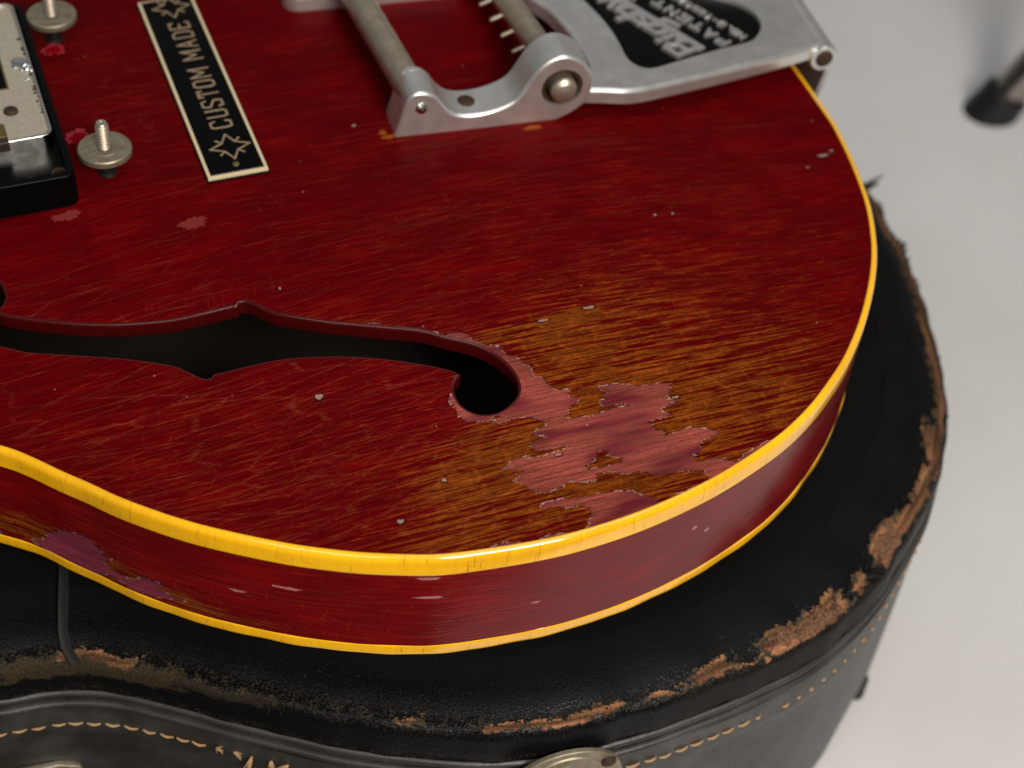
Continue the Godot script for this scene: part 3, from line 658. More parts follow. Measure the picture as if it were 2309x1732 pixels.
# worn cherry lacquer over plywood: returns [colour, roughness, height]. bare: mask 0/255; wear: how far the lacquer has gone to brown; craze: fine cracking
func lacquer(W: int, H: int, px: float, bare: PackedByteArray, wear: PackedByteArray, craze: PackedByteArray, seed_: int, stretch: int, rosy := false) -> Array:
	var blotch := noise_bytes(W, H, 10, 5, 0.045, seed_, FastNoiseLite.TYPE_SIMPLEX, 5)
	var streak := noise_bytes(W, H, stretch, 1, 0.125 * 5.2 / px, seed_ + 1, FastNoiseLite.TYPE_SIMPLEX, 4)
	var fibre := noise_bytes(W, H, stretch, 1, 0.24, seed_ + 2, FastNoiseLite.TYPE_SIMPLEX, 2)
	var crack := noise_bytes(W, H, 6, 1, 0.045, seed_ + 3, FastNoiseLite.TYPE_CELLULAR, 1, true)
	var check := noise_bytes(W, H, 2, 1, 0.05, seed_ + 4, FastNoiseLite.TYPE_CELLULAR, 1, true)
	var wa := noise_bytes(W, H, 3, 1, 0.15, seed_ + 5, FastNoiseLite.TYPE_SIMPLEX, 3)
	var wb := noise_bytes(W, H, 3, 2, 0.11, seed_ + 6, FastNoiseLite.TYPE_SIMPLEX, 3)
	var violet := noise_bytes(W, H, 14, 3, 0.05, seed_ + 7, FastNoiseLite.TYPE_SIMPLEX, 3)
	var grain := noise_bytes(W, H, 4, 1, 0.35, seed_ + 8, FastNoiseLite.TYPE_SIMPLEX, 2)
	var col := PackedByteArray(); col.resize(W * H * 3)
	var rou := PackedByteArray(); rou.resize(W * H)
	var hei := PackedByteArray(); hei.resize(W * H)
	for y in H:
		for x in W:
			var k := y * W + x
			var w1 := (wa[k] - 128) * 0.042 * px / 5.2; var w2 := (wb[k] - 128) * 0.018 * px / 5.2
			var sx := clampi(x + int(w1), 0, W - 1); var sy := clampi(y + int(w2), 0, H - 1)
			var isbare := bare[sy * W + sx] > 127
			var fb := fibre[k] / 255.0; var gr := grain[k] / 255.0
			var r: float; var g: float; var b: float; var ro: float; var he: float
			if isbare:
				var st0 := streak[k] / 255.0
				var vi := 0.85 * smooth(0.46, 0.92, violet[k] / 255.0 + (fb - 0.5) * 0.25 + (gr - 0.5) * 0.12)
				r = lerpf(142, 92, vi); g = lerpf(68, 24, vi); b = lerpf(58, 38, vi)
				var edge := 0.0
				for o in [-7, 7, -5 * W, 5 * W]:
					if bare[clampi(sy * W + sx + o, 0, W * H - 1)] < 128: edge += 0.25
				vi = minf(1.0, vi + edge * 0.35)
				if rosy: r = 128 - 20 * vi; g = 50 - 18 * vi; b = 66 - 12 * vi
				var q := 0.80 + 0.36 * gr * 0.7 + (fb - 0.5) * 0.36 + (st0 - 0.5) * 0.2
				q *= 0.86 + 0.28 * blotch[k] / 255.0
				r = lerpf(r, 92, edge * 0.5); g = lerpf(g, 58, edge * 0.5); b = lerpf(b, 64, edge * 0.5)
				r *= q; g *= q; b *= q
				ro = 0.62; he = 20 + gr * 22
			else:
				var bl := blotch[k] / 255.0; var st := streak[k] / 255.0
				var tone := 0.87 + bl * 0.12 + (fb - 0.5) * 0.26 + (st - 0.5) * 0.18
				r = 90 * tone; g = 2.0; b = 7 * tone
				var hot := smooth(0.58, 0.80, bl * 0.66 + st * 0.2 + fb * 0.22)
				r += 6 * hot; g += 2 * hot
				if rosy: r *= 1.2
				he = 205.0; ro = 0.36 + 0.10 * fb
				var we := wear[k] / 255.0
				var rg := 1.0 - absf(2.0 * st - 1.0)
				var thin := smooth(0.84, 0.985, rg) * smooth(0.16, 0.55, we + (bl - 0.5) * 0.16 + (fb - 0.5) * 0.5)
				var net := 1.0 - smooth(0.02, 0.22, check[k] / 255.0)
				var thick := smooth(1.02 - we * 0.76, 1.09 - we * 0.68, st * 0.66 + bl * 0.2 + fb * 0.30 + net * 0.05 * we)
				thick *= smooth(0.3, 0.6, we)
				var go := maxf(thin * 0.75, thick)
				if go > 0:
					var q := 0.36 + 0.66 * fb + 0.50 * (gr - 0.35) + net * 0.14 + 0.25 * (st - 0.5)
					r = lerpf(r, 108 * q + 14, go); g = lerpf(g, 56 * q, go); b = lerpf(b, 12 * q, go)
					he -= 60 * go; ro += 0.13 * go
				var cz := craze[k] / 255.0
				var cr := 1.0 - smooth(0.0, 0.05 + 0.06 * cz, crack[k] / 255.0)
				cr = maxf(cr * minf(1.0, cz * 1.6), (1.0 - smooth(0.0, 0.075, check[k] / 255.0)) * clampf(we * 0.8 + cz * 0.45 - 0.12, 0, 1))
				cr *= smooth(0.3, 0.55, gr * 0.5 + fb * 0.5)
				if cr > 0:
					r = lerpf(r, 122, cr * 0.5); g = lerpf(g, 66, cr * 0.5); b = lerpf(b, 34, cr * 0.5)
					he -= 70 * cr
				# chipped edge of the lacquer where it meets bare wood
				var e := 0
				for o in [-1, 1, -W, W]:
					var kk: int = clampi(sy * W + sx + o, 0, W * H - 1)
					if bare[kk] > 127: e += 1
				if e > 0:
					if wb[k] > 134 and gr > 0.2: r = 164; g = 146; b = 138
					else: r = 58; g = 26; b = 18
					he = 235.0; ro = 0.35
			col[k * 3] = clampi(int(r), 0, 255); col[k * 3 + 1] = clampi(int(g), 0, 255); col[k * 3 + 2] = clampi(int(b), 0, 255)
			rou[k] = int(clampf(ro, 0, 1) * 255); hei[k] = int(clampf(he, 0, 255))
	return [col, rou, hei]
func dot(img: Array, W: int, H: int, x: float, y: float, rx: float, ry: float, c: Color, h: int) -> void:
	var col: PackedByteArray = img[0]; var hei: PackedByteArray = img[2]; var rou: PackedByteArray = img[1]
	for yy in range(maxi(0, int(y - ry * 1.5)), mini(H, int(y + ry * 1.5) + 1)):
		for xx in range(maxi(0, int(x - rx * 1.5)), mini(W, int(x + rx * 1.5) + 1)):
			var u := (xx - x) / rx; var v := (yy - y) / ry
			var e := sqrt(u * u + v * v) + 0.1 * sin(atan2(v, u) * 3 + x) + 0.08 * sin(atan2(v, u) * 5 + y) + 0.1 * sin(atan2(v, u) * 11 + x)
			if e < 1.0:
				var k := yy * W + xx
				col[k * 3] = int(c.r * 255); col[k * 3 + 1] = int(c.g * 255); col[k * 3 + 2] = int(c.b * 255)
				hei[k] = h; rou[k] = 140
	img[0] = col; img[1] = rou; img[2] = hei
func scratch(img: Array, W: int, H: int, p: Vector2, dir: float, len_px: float, c: Color, a: float, wob: float) -> void:
	var col: PackedByteArray = img[0]; var hei: PackedByteArray = img[2]
	var ang := dir
	for s in int(len_px):
		ang += rng.randf_range(-wob, wob) * 1.6 + (dir - ang) * 0.12
		p += Vector2(cos(ang), sin(ang))
		if p.x < 1 or p.y < 1 or p.x >= W - 2 or p.y >= H - 2: break
		var k := int(p.y) * W + int(p.x)
		var f := a * (1.0 - absf(s / len_px * 2 - 1) * 0.6)
		for q in 3:
			var cc: float = [c.r, c.g, c.b][q] * 255
			col[k * 3 + q] = int(lerpf(col[k * 3 + q], cc, f))
		hei[k] = maxi(0, hei[k] - 60)
	img[0] = col; img[2] = hei
func lacquer_material(img: Array, W: int, H: int, height_cm: float) -> StandardMaterial3D:
	var m := mat(Color.WHITE, 1.0)
	m.albedo_texture = tex(Image.create_from_data(W, H, false, Image.FORMAT_RGB8, img[0]))
	m.roughness_texture = tex(Image.create_from_data(W, H, false, Image.FORMAT_L8, img[1]))
	m.roughness_texture_channel = BaseMaterial3D.TEXTURE_CHANNEL_RED
	m.heightmap_enabled = true
	m.heightmap_texture = tex(Image.create_from_data(W, H, false, Image.FORMAT_L8, img[2]))
	m.heightmap_scale = height_cm
	return m
# ------------------------------------------------------------------ the case
func lid_height(d: float) -> float: return LID_Y + 17.0 * (1.0 - exp(-maxf(d, 0.0) / 62.0))
func lid_profile() -> Array:
	var pr := []
	for d in [24.0, 20.0, 16.0, 12.0, 9.0, 7.0, 5.5, 4.5]: pr.append(Vector2(-d, lid_height(d) - 1.1 * smooth(9.0, 4.0, d)))
	var c := Vector2(-4.2, -76.0); var top: Vector2 = pr[-1]
	for a in [75, 60, 45, 30, 15, 0]:
		var w := deg_to_rad(a)
		pr.append(c + Vector2(cos(w) * 4.2, sin(w) * (top.y - c.y)))
	pr.append(Vector2(0.15, -79)); pr.append(Vector2(0.3, -82)); pr.append(Vector2(0.2, -85)); pr.append(Vector2(0.0, -87))
	return pr
func build_case() -> void:
	var base := Vector3(60, FLOOR_Y, AXIS)
	var root := thing("guitar_case", "worn black guitar case with torn brown lid edge under the red guitar", "guitar case", base)
	var L := lid_s[lid_s.size() - 1]
	var lid := hub("lid", root)
	var prof := lid_profile()
	# the visible run of the edge carries the wear; the rest of the loop is the same band continued
	part("lid_edge", band(lid_outline, lid_s, 0.0, 620.0, 1.6, prof, 620.0, func(s, k): return Vector2(0.35 * sin(s * 0.31) * sin(s * 0.083), 0.3 * sin(s * 0.19 + k * 0.3))), M.lid_edge, lid, base, "lid edge rubbed down to torn brown board")
	part("lid_edge", band(lid_outline, lid_s, 620.0, L, 6.0, prof, 620.0), M.leather, lid, base)
	var inner := PackedVector2Array()
	for k in 260:
		var q := at_length(lid_outline, lid_s, L * k / 260.0)
		inner.append(q[0] - q[1] * 23.0)
	var hl := {}
	var lid_coarse := curve(mirrored(pairs(NEAR_LID)), 1)
	part("lid_top", draped(inner, [], 6.0, func(p): return lid_height(dist_to(lid_coarse, p)) - 0.12, 1.0, Vector2.ZERO, Vector2(100, 100)), M.leather, lid, base)
	part("lid_piping", band(lid_outline, lid_s, 0.0, L, 2.5, [Vector2(0.0, -86.6), Vector2(0.7, -86.9), Vector2(1.1, -87.5), Vector2(1.1, -88.2), Vector2(0.6, -88.8), Vector2(-0.4, -89.1), Vector2(-3.5, -89.2)], 40.0), M.leather_side, lid, base)
	var b := hub("case_body", root)
	part("seam", band(lid_outline, lid_s, 0.0, L, 4.0, [Vector2(-3.4, -89.0), Vector2(-3.4, -91.6)], 40.0), M.dark, b, base)
	part("body_piping", band(lid_outline, lid_s, 0.0, L, 2.5, [Vector2(-3.5, -91.4), Vector2(-0.4, -91.3), Vector2(0.8, -91.6), Vector2(1.4, -92.2), Vector2(1.5, -93.0), Vector2(1.1, -93.8), Vector2(0.7, -94.6)], 40.0), M.leather_side, b, base)
	part("side", band(lid_outline, lid_s, 0.0, L, 2.5, [Vector2(0.7, -94.5), Vector2(0.8, -98), Vector2(0.9, -106), Vector2(0.9, -108.5), Vector2(0.3, -109.2), Vector2(0.3, -125), Vector2(0.2, -150), Vector2(0.2, -176), Vector2(-0.4, -182), Vector2(-2.4, -187), Vector2(-6, -190), Vector2(-9, -190.2)], 40.0, func(s, k): return Vector2(0.3 * sin(s * 0.05 + k), 0.2 * sin(s * 0.13 + k * 2.0))), M.leather_side, b, base)
	var bottom := Builder.new()
	var bp := PackedVector2Array()
	for k in 160:
		var q := at_length(lid_outline, lid_s, L * k / 160.0)
		bp.append(q[0] - q[1] * 8.6)
	bottom.fill(bp, Vector3(0, -190.2, 0), Vector3(1, 0, 0), Vector3(0, 0, 1), Vector3(0, -1, 0))
	part("bottom", bottom, M.leather_side, b, base)
	for p in [Vector2(236, 173), Vector2(285, 60), Vector2(70, 212), Vector2(-45, 150), Vector2(233, -164), Vector2(70, -192), Vector2(-240, 120), Vector2(-240, -100)]:
		var q := at_length(lid_outline, lid_s, nearest_s(lid_outline, lid_s, p))
		var f := Builder.new(); var c: Vector2 = q[0] - q[1] * 2.0
		f.lathe(Vector3(c.x, FLOOR_Y, c.y), Vector3.UP, [Vector2(3.2, 0), Vector2(3.6, 0.8), Vector2(3.4, 10), Vector2(0, 10.5)], 20)
		part("stud_foot", f, M.rubber, root, base)
	# stitching along the body, one mesh shared
	var st := Builder.new()
	var path := PackedVector3Array(); var rad := PackedFloat32Array()
	for k in 6:
		var t := k / 5.0
		path.append(Vector3((t - 0.5) * 4.0, -0.35 * sin(t * PI), 0.32 * sin(t * PI) - 0.1)); rad.append(0.42 * (0.45 + 0.55 * sin(clampf(t, 0.08, 0.92) * PI)))
	st.tube(path, rad, 6)
	var stitch_mesh := st.mesh()
	var s0 := nearest_s(lid_outline, lid_s, Vector2(292, 20)); var s1 := nearest_s(lid_outline, lid_s, Vector2(-75, 150.5))
	var s := s0
	while s < s1:
		var gap := rng.randf()
		var frayed := s > nearest_s(lid_outline, lid_s, Vector2(20, 193)) and s < nearest_s(lid_outline, lid_s, Vector2(-7, 174))
		var q := at_length(lid_outline, lid_s, s)
		var y := -101.5 + 1.0 * sin(s * 0.021)
		var right_run := s < nearest_s(lid_outline, lid_s, Vector2(150, 217))
		if frayed:
			var tuft := Builder.new()
			var lean := Vector3(q[1].x, 0, q[1].y) * 0.55 + Vector3(rng.randf_range(-0.9, 0.9), rng.randf_range(-0.9, 0.25), 0)
			for h in 14:
				var tt := PackedVector3Array(); var rr := PackedFloat32Array()
				var dir := lean + Vector3(rng.randfn(0, 0.16), rng.randfn(0, 0.16), rng.randfn(0, 0.16))
				var reach := rng.randf_range(0.7, 1.25)
				for k in 4:
					tt.append(Vector3(q[0].x, y, q[0].y) + Vector3(q[1].x, 0, q[1].y) * 0.9 + dir * k * reach + Vector3(rng.randfn(0, 0.08), -0.05 * k * k, rng.randfn(0, 0.08))); rr.append(0.32 * (1 - k / 4.2))
				tuft.tube(tt, rr, 5, false)
			part("frayed_stitch", tuft, M.thread, b, base)
		elif not (right_run and gap < 0.16) and s < s1 - 2:
			var o := MeshInstance3D.new(); o.name = "stitch"; o.mesh = stitch_mesh; o.set_surface_override_material(0, M.thread)
			var n3 := Vector3(q[1].x, 0, q[1].y); var t3 := Vector3(-q[1].y, 0, q[1].x)
			var k := rng.randf_range(0.3, 0.7) if right_run else rng.randf_range(0.95, 1.1)
			o.transform = Transform3D(Basis(t3 * k, Vector3.UP * rng.randf_range(0.9, 1.3), n3), (Vector3(q[0].x, y + rng.randf_range(-0.3, 0.3), q[0].y) + n3 * 1.05 - base) * MM)
			b.add_child(o, true)
		s += rng.randf_range(5.0, 6.0)
	# latch plate, half in the picture at the front of the case
	var ls := nearest_s(lid_outline, lid_s, Vector2(86.5, 219.6))
	var lq := at_length(lid_outline, lid_s, ls)
	var ln := Vector3(lq[1].x, 0.0, lq[1].y).normalized(); var lt := Vector3(-lq[1].y, 0, lq[1].x)
	var lo := Vector3(lq[0].x, -96.0, lq[0].y) + ln * 2.2
	var latch := hub("latch", root, "tarnished round nickel latch plate")
	var lb := Builder.new(); var disc := PackedVector2Array()
	for k in 56: disc.append(Vector2(cos(TAU * k / 56), sin(TAU * k / 56)) * Vector2(17.5, 15.0))
	lb.plate(disc, lo + ln * 1.4, lt, Vector3.UP, ln, 1.6, 0.5)
	part("latch_plate", lb, M.plated, latch, base)
	var dish := Builder.new()
	dish.lathe(lo + ln * 1.35, ln, [Vector2(13, 0.0), Vector2(12.6, 0.5), Vector2(10.5, 1.0), Vector2(0, 1.4)], 40)
	part("latch_boss", dish, M.plated, latch, base)
	for q in [Vector2(12.6, 7.2), Vector2(-12.6, 7.2)]:
		var rv := Builder.new(); rv.lathe(lo + ln * 1.4 + lt * -q.x + Vector3.UP * q.y, ln, [Vector2(2.4, 0), Vector2(2.2, 0.8), Vector2(1.4, 1.3), Vector2(0, 1.5)], 20)
		part("rivet", rv, M.rust, latch, base)
	# second fitting at the far left of the front: a worn hinge leaf
	var hq := at_length(lid_outline, lid_s, nearest_s(lid_outline, lid_s, Vector2(-56, 150.6)))
	var hn := Vector3(hq[1].x, 0, hq[1].y); var ht := Vector3(-hq[1].y, 0, hq[1].x)
	var hb := Builder.new(); hb.plate(PackedVector2Array([Vector2(-13, -9), Vector2(13, -9), Vector2(14, -3), Vector2(12, 4), Vector2(6, 7), Vector2(-6, 7), Vector2(-12, 4), Vector2(-14, -3)]), Vector3(hq[0].x, -130, hq[0].y) + hn * 2.2, ht, Vector3.UP, hn, 1.8, 0.5)
	part("handle_plate", hb, M.plated, root, base)
	# a lifted seam of leathercloth running from under the guitar to the front edge
	var fl := Builder.new(); var rows := []
	var seam := curve([Vector2(-37, 124), Vector2(-38.5, 130), Vector2(-40.3, 137), Vector2(-42, 144), Vector2(-42.3, 149.3), Vector2(-41.6, 152.6)], 1)
	for k in 6:
		var p: Vector2 = [Vector2(-36.5, 122), Vector2(-38.4, 130), Vector2(-40.3, 138), Vector2(-41.8, 145), Vector2(-42.0, 149.5), Vector2(-40.5, 155.5)][k]
		var up: float = [2.2, 2.4, 2.3, 1.7, 0.9, 0.2][k]
		var y := lid_height(dist_to(lid_coarse, p)) - 0.2
		rows.append(PackedVector3Array([Vector3(p.x + 2.6, y - 0.2, p.y), Vector3(p.x + 1.5, y + up * 0.4, p.y), Vector3(p.x + 0.6, y + up, p.y), Vector3(p.x - 0.2, y + up * 1.02, p.y), Vector3(p.x - 0.6, y + up * 0.8, p.y), Vector3(p.x - 0.2, y - 0.3, p.y)]))
	fl.sheet(rows, false, false, true)
	part("lifted_seam", fl, M.lid_skin, lid, base)
	# rags of leathercloth and board standing off the torn edge
	var where := [[292.4, 28, 5, 6.5, 1.6], [291, 41, 14, 2.8, 0.6], [287, 66, 22, 3.2, 0.5], [283, 84, 8, 2.2, 0.7], [278.5, 99, 5, 1.6, 0.4], [270, 121, 5, 1.3, 0.3], [256, 149, 9, 2.6, 0.2], [110, 220.5, 2.2, 3.6, 0.3], [206, 197, 8, 2.0, 0.3], [180, 210, 3, 2.6, 0.2], [107, 220.6, 4, 1.2, 0.2]]
	for w in where:
		var sc := nearest_s(lid_outline, lid_s, Vector2(w[0], w[1]))
		var rb := Builder.new(); var rr := []
		var nz := FastNoiseLite.new(); nz.seed = int(w[0] * 10); nz.frequency = 0.35; nz.fractal_octaves = 3
		var cnt := maxi(6, int(w[2] / 0.45))
		for k in cnt + 1:
			var t := float(k) / cnt
			var q := at_length(lid_outline, lid_s, sc + (t - 0.5) * w[2])
			var n3 := Vector3(q[1].x, 0, q[1].y)
			var tall: float = w[3] * pow(sin(PI * clampf(t, 0.03, 0.97)), 0.7) * clampf(0.55 + nz.get_noise_1d(t * w[2] * 3.0) * 1.1, 0.08, 1.3)
			var foot := Vector3(q[0].x, -73.6, q[0].y) - n3 * 1.3
			var tip: Vector3 = foot + Vector3.UP * (tall * 0.8) + n3 * (tall * w[4] + nz.get_noise_1d(t * 40.0 + 9.0) * 0.8)
			var mid: Vector3 = foot.lerp(tip, 0.5) + Vector3.UP * tall * 0.12
			rr.append(PackedVector3Array([foot - n3 * 0.35, mid - n3 * 0.3, tip - n3 * 0.1, tip + n3 * 0.1, mid + n3 * 0.28, foot + n3 * 0.35]))
		rb.sheet(rr, false, false, true)
		part("torn_flap", rb, M.flake, lid, base)
	# crumbly torn board standing proud in the worst places
	for e in TORN:
		var a := nearest_s(lid_outline, lid_s, Vector2(e[0], e[1])); var c := nearest_s(lid_outline, lid_s, Vector2(e[2], e[3]))
		if a > c: var tmp := a; a = c; c = tmp
		var tb := Builder.new(); var rr := []
		var cnt := int((c - a) / 0.7)
		var nz := FastNoiseLite.new(); nz.frequency = 0.16; nz.seed = int(e[0]); nz.fractal_octaves = 4
		for k in cnt + 1:
			var ss := a + (c - a) * k / cnt
			var q := at_length(lid_outline, lid_s, ss)
			var env := smooth(0.0, 0.12, float(k) / cnt) * (1 - smooth(0.86, 1.0, float(k) / cnt))
			var row := PackedVector3Array()
			var in_w: float = (e[4] + nz.get_noise_2d(ss * 1.4, 80.0) * 5.0) * (0.35 + 0.65 * env); var out_w: float = (e[5] + nz.get_noise_2d(ss * 1.4, 160.0) * 2.6) * (0.35 + 0.65 * env)
			for m in 13:
				var t := m / 12.0
				var v := lerpf(EDGE_IN - in_w, EDGE_IN + out_w, t)
				var pp := along_profile(v)
				var lift: float = (0.25 + e[6] * (0.5 + nz.get_noise_2d(ss * 2.2, m * 5.0)) * sin(PI * t)) * env + (-0.5 if m == 0 or m == 12 else 0.0) - (1 - env) * 0.6
				var p2: Vector2 = pp[0] + pp[1] * lift
				row.append(Vector3(q[0].x + q[1].x * p2.x, p2.y, q[0].y + q[1].y * p2.x))
			rr.append(row)
		tb.sheet(rr, false, false, false)
		part("torn_board", tb, M.torn, lid, base, "patch of bare brown board torn open")
	# fluff and stray fibres on the rubbed edge: too many to count
	var fz := Builder.new()
	for k in 900:
		var ss := rng.randf_range(s0 - 12, nearest_s(lid_outline, lid_s, Vector2(0, 179)))
		if ss > nearest_s(lid_outline, lid_s, Vector2(150, 217)) and rng.randf() < 0.55: continue
		var q := at_length(lid_outline, lid_s, ss)
		var pp := along_profile(EDGE_IN + rng.randfn(-1.5, 4.0))
		var p2: Vector2 = pp[0]
		var p := Vector3(q[0].x + q[1].x * p2.x, p2.y, q[0].y + q[1].y * p2.x)
		var nn := Vector3(q[1].x * pp[1].x, pp[1].y, q[1].y * pp[1].x)
		var dir := (nn * rng.randf_range(0.1, 0.8) + Vector3(rng.randfn(0, 0.5), rng.randfn(0, 0.25), rng.randfn(0, 0.5))).normalized()
		var ln2 := rng.randf_range(0.6, 2.0)
		var pt := PackedVector3Array(); var rr := PackedFloat32Array()
		for m in 4:
			pt.append(p + dir * ln2 * m / 3.0 + Vector3(rng.randfn(0, 0.12), -0.05 * m * m * ln2 * 0.4, rng.randfn(0, 0.12))); rr.append(0.065 * (1 - m / 4.5))
		fz.tube(pt, rr, 3, false)
	var fo := part("loose_fibres", fz, M.fluff, lid, base)
	fo.set_meta("kind", "stuff")
func along_profile(v: float) -> Array:                        # [point, normal] at v mm along the lid's edge profile
	var pr := lid_profile(); var tot := 0.0
	for k in pr.size() - 1: tot += pr[k].distance_to(pr[k + 1])
	var d := v / EDGE_LEN * tot
	for k in pr.size() - 1:
		var l: float = pr[k].distance_to(pr[k + 1])
		if d <= l or k == pr.size() - 2:
			var t: Vector2 = (pr[k + 1] - pr[k]) / l
			return [pr[k] + t * d, Vector2(-t.y, t.x)]
		d -= l
	return []

# ------------------------------------------------------------------ the guitar
var hgrid := PackedFloat32Array()
func top_y(p: Vector2) -> float:
	var u := clampf((p.x + 250.0) / 4.0, 0, 127.99); var w := clampf((p.y + 200.0) / 4.0, 0, 107.99)
	var a := int(u); var c := int(w); var fu := u - a; var fw := w - c
	return lerpf(lerpf(hgrid[a * 110 + c], hgrid[(a + 1) * 110 + c], fu), lerpf(hgrid[a * 110 + c + 1], hgrid[(a + 1) * 110 + c + 1], fu), fw)
func open_curve(pts: Array, per: int) -> PackedVector2Array:
	var out := PackedVector2Array()
	for k in pts.size() - 1:
		var a: Vector2 = pts[maxi(k - 1, 0)]; var b: Vector2 = pts[k]; var c: Vector2 = pts[k + 1]; var d: Vector2 = pts[mini(k + 2, pts.size() - 1)]
		for q in per:
			var t := float(q) / per
			out.append(0.5 * (2 * b + (c - a) * t + (2 * a - 5 * b + 4 * c - d) * t * t + (3 * b - a - 3 * c + d) * t * t * t))
	out.append(pts[-1])
	return out
func build_guitar() -> void:
	var base := Vector3(60, -54.5, AXIS)
	var root := thing("electric_guitar", "worn cherry red hollow-body electric guitar with yellow binding lying on the black case", "electric guitar", base)
	hgrid.resize(130 * 110)
	for a in 130:
		for c in 110:
			var p := Vector2(-250 + a * 4.0, -200 + c * 4.0)
			hgrid[a * 110 + c] = arch(p) if Geometry2D.is_point_in_polygon(p, coarse) else 0.0
	var L := outline_s[outline_s.size() - 1]
	# f-hole: the half that shows, and the same half turned about the middle between its notches
	var half := pairs(F_HALF)
	var cut := 22
	var chain := open_curve(half.slice(0, cut + 2), 4); var chain2 := open_curve(half.slice(cut + 1), 4)
	chain.append_array(chain2.slice(1))
	var fh := chain.duplicate(); var mid := Vector2(18.02, 118.34)
	for p in chain: fh.append(2 * mid - p)
	if Geometry2D.is_polygon_clockwise(fh): fh.reverse()
	var wide := PackedVector2Array(); var K := fh.size(); var fn := []
	for k in K:
		var e := (fh[(k + 1) % K] - fh[(k - 1 + K) % K]).normalized()
		fn.append(Vector2(e.y, -e.x)); wide.append(fh[k] + fn[k] * 0.9)
	var inset := PackedVector2Array()
	for k in 420:
		var q := at_length(outline, outline_s, L * k / 420.0)
		inset.append(q[0] - q[1] * 1.7)
	part("soundboard", draped(inset, [[wide, bounds(wide)]], 3.5, top_y, 1.0, TOP_LO, TOP_HI), M.soundboard, root, base, "cherry red top worn to brown and bare pink wood round the f-hole")
	var rows := []; var uvs := []
	for k in K + 1:
		var j := k % K
		var row := PackedVector3Array(); var ur := []
		for q in [[0.9, 0.0], [0.5, -0.05], [0.2, -0.25], [0.04, -0.6], [0.0, -1.1], [0.0, -2.6], [0.05, -4.4], [0.4, -4.9]]:
			var p: Vector2 = fh[j] + fn[j] * q[0]
			row.append(Vector3(p.x, top_y(p) + q[1], p.y)); ur.append((p - TOP_LO) / (TOP_HI - TOP_LO))
		rows.append(row); uvs.append(ur)
	var lip := Builder.new(); lip.sheet(rows, false, false, true, uvs)
	# its normals must look into the hole
	part("f_hole_edge", lip, M.rim_cut, root, base, "cut edge of the f-hole")
	part("side", band(outline, outline_s, 0.0, L, 2.0, [Vector2(-0.05, -6.4), Vector2(-0.1, -14), Vector2(-0.1, -22), Vector2(-0.1, -30), Vector2(-0.05, -36.6)], 480.0), M.rim, root, base)
	part("top_binding", band(outline, outline_s, 0.0, L, 1.6, [Vector2(-2.6, -0.6), Vector2(-2.0, 0.02), Vector2(-1.75, 0.2), Vector2(-1.4, 0.2), Vector2(-1.05, 0.08), Vector2(-0.72, -0.14), Vector2(-0.44, -0.46), Vector2(-0.22, -0.86), Vector2(-0.07, -1.32), Vector2(0.0, -1.85), Vector2(0.04, -3.0), Vector2(0.06, -5.9), Vector2(0.0, -6.4), Vector2(-0.4, -6.55)], 480.0), M.binding, root, base)
	part("bottom_binding", band(outline, outline_s, 0.0, L, 1.6, [Vector2(-0.4, -36.45), Vector2(0.0, -36.6), Vector2(0.06, -37.2), Vector2(0.06, -39.6), Vector2(-0.1, -40.6), Vector2(-0.5, -41.2), Vector2(-1.2, -41.4), Vector2(-3.0, -41.4)], 480.0, func(s, k): return Vector2(0.14 * sin(s * 0.09) * sin(s * 0.37), 0)), M.binding, root, base)
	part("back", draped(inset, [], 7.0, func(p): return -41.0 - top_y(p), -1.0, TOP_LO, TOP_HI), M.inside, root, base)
	nameplate(root, base)
	pickup(root, base)
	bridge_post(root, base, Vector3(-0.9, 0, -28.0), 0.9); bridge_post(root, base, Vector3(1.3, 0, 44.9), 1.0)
	vibrato(root, base)

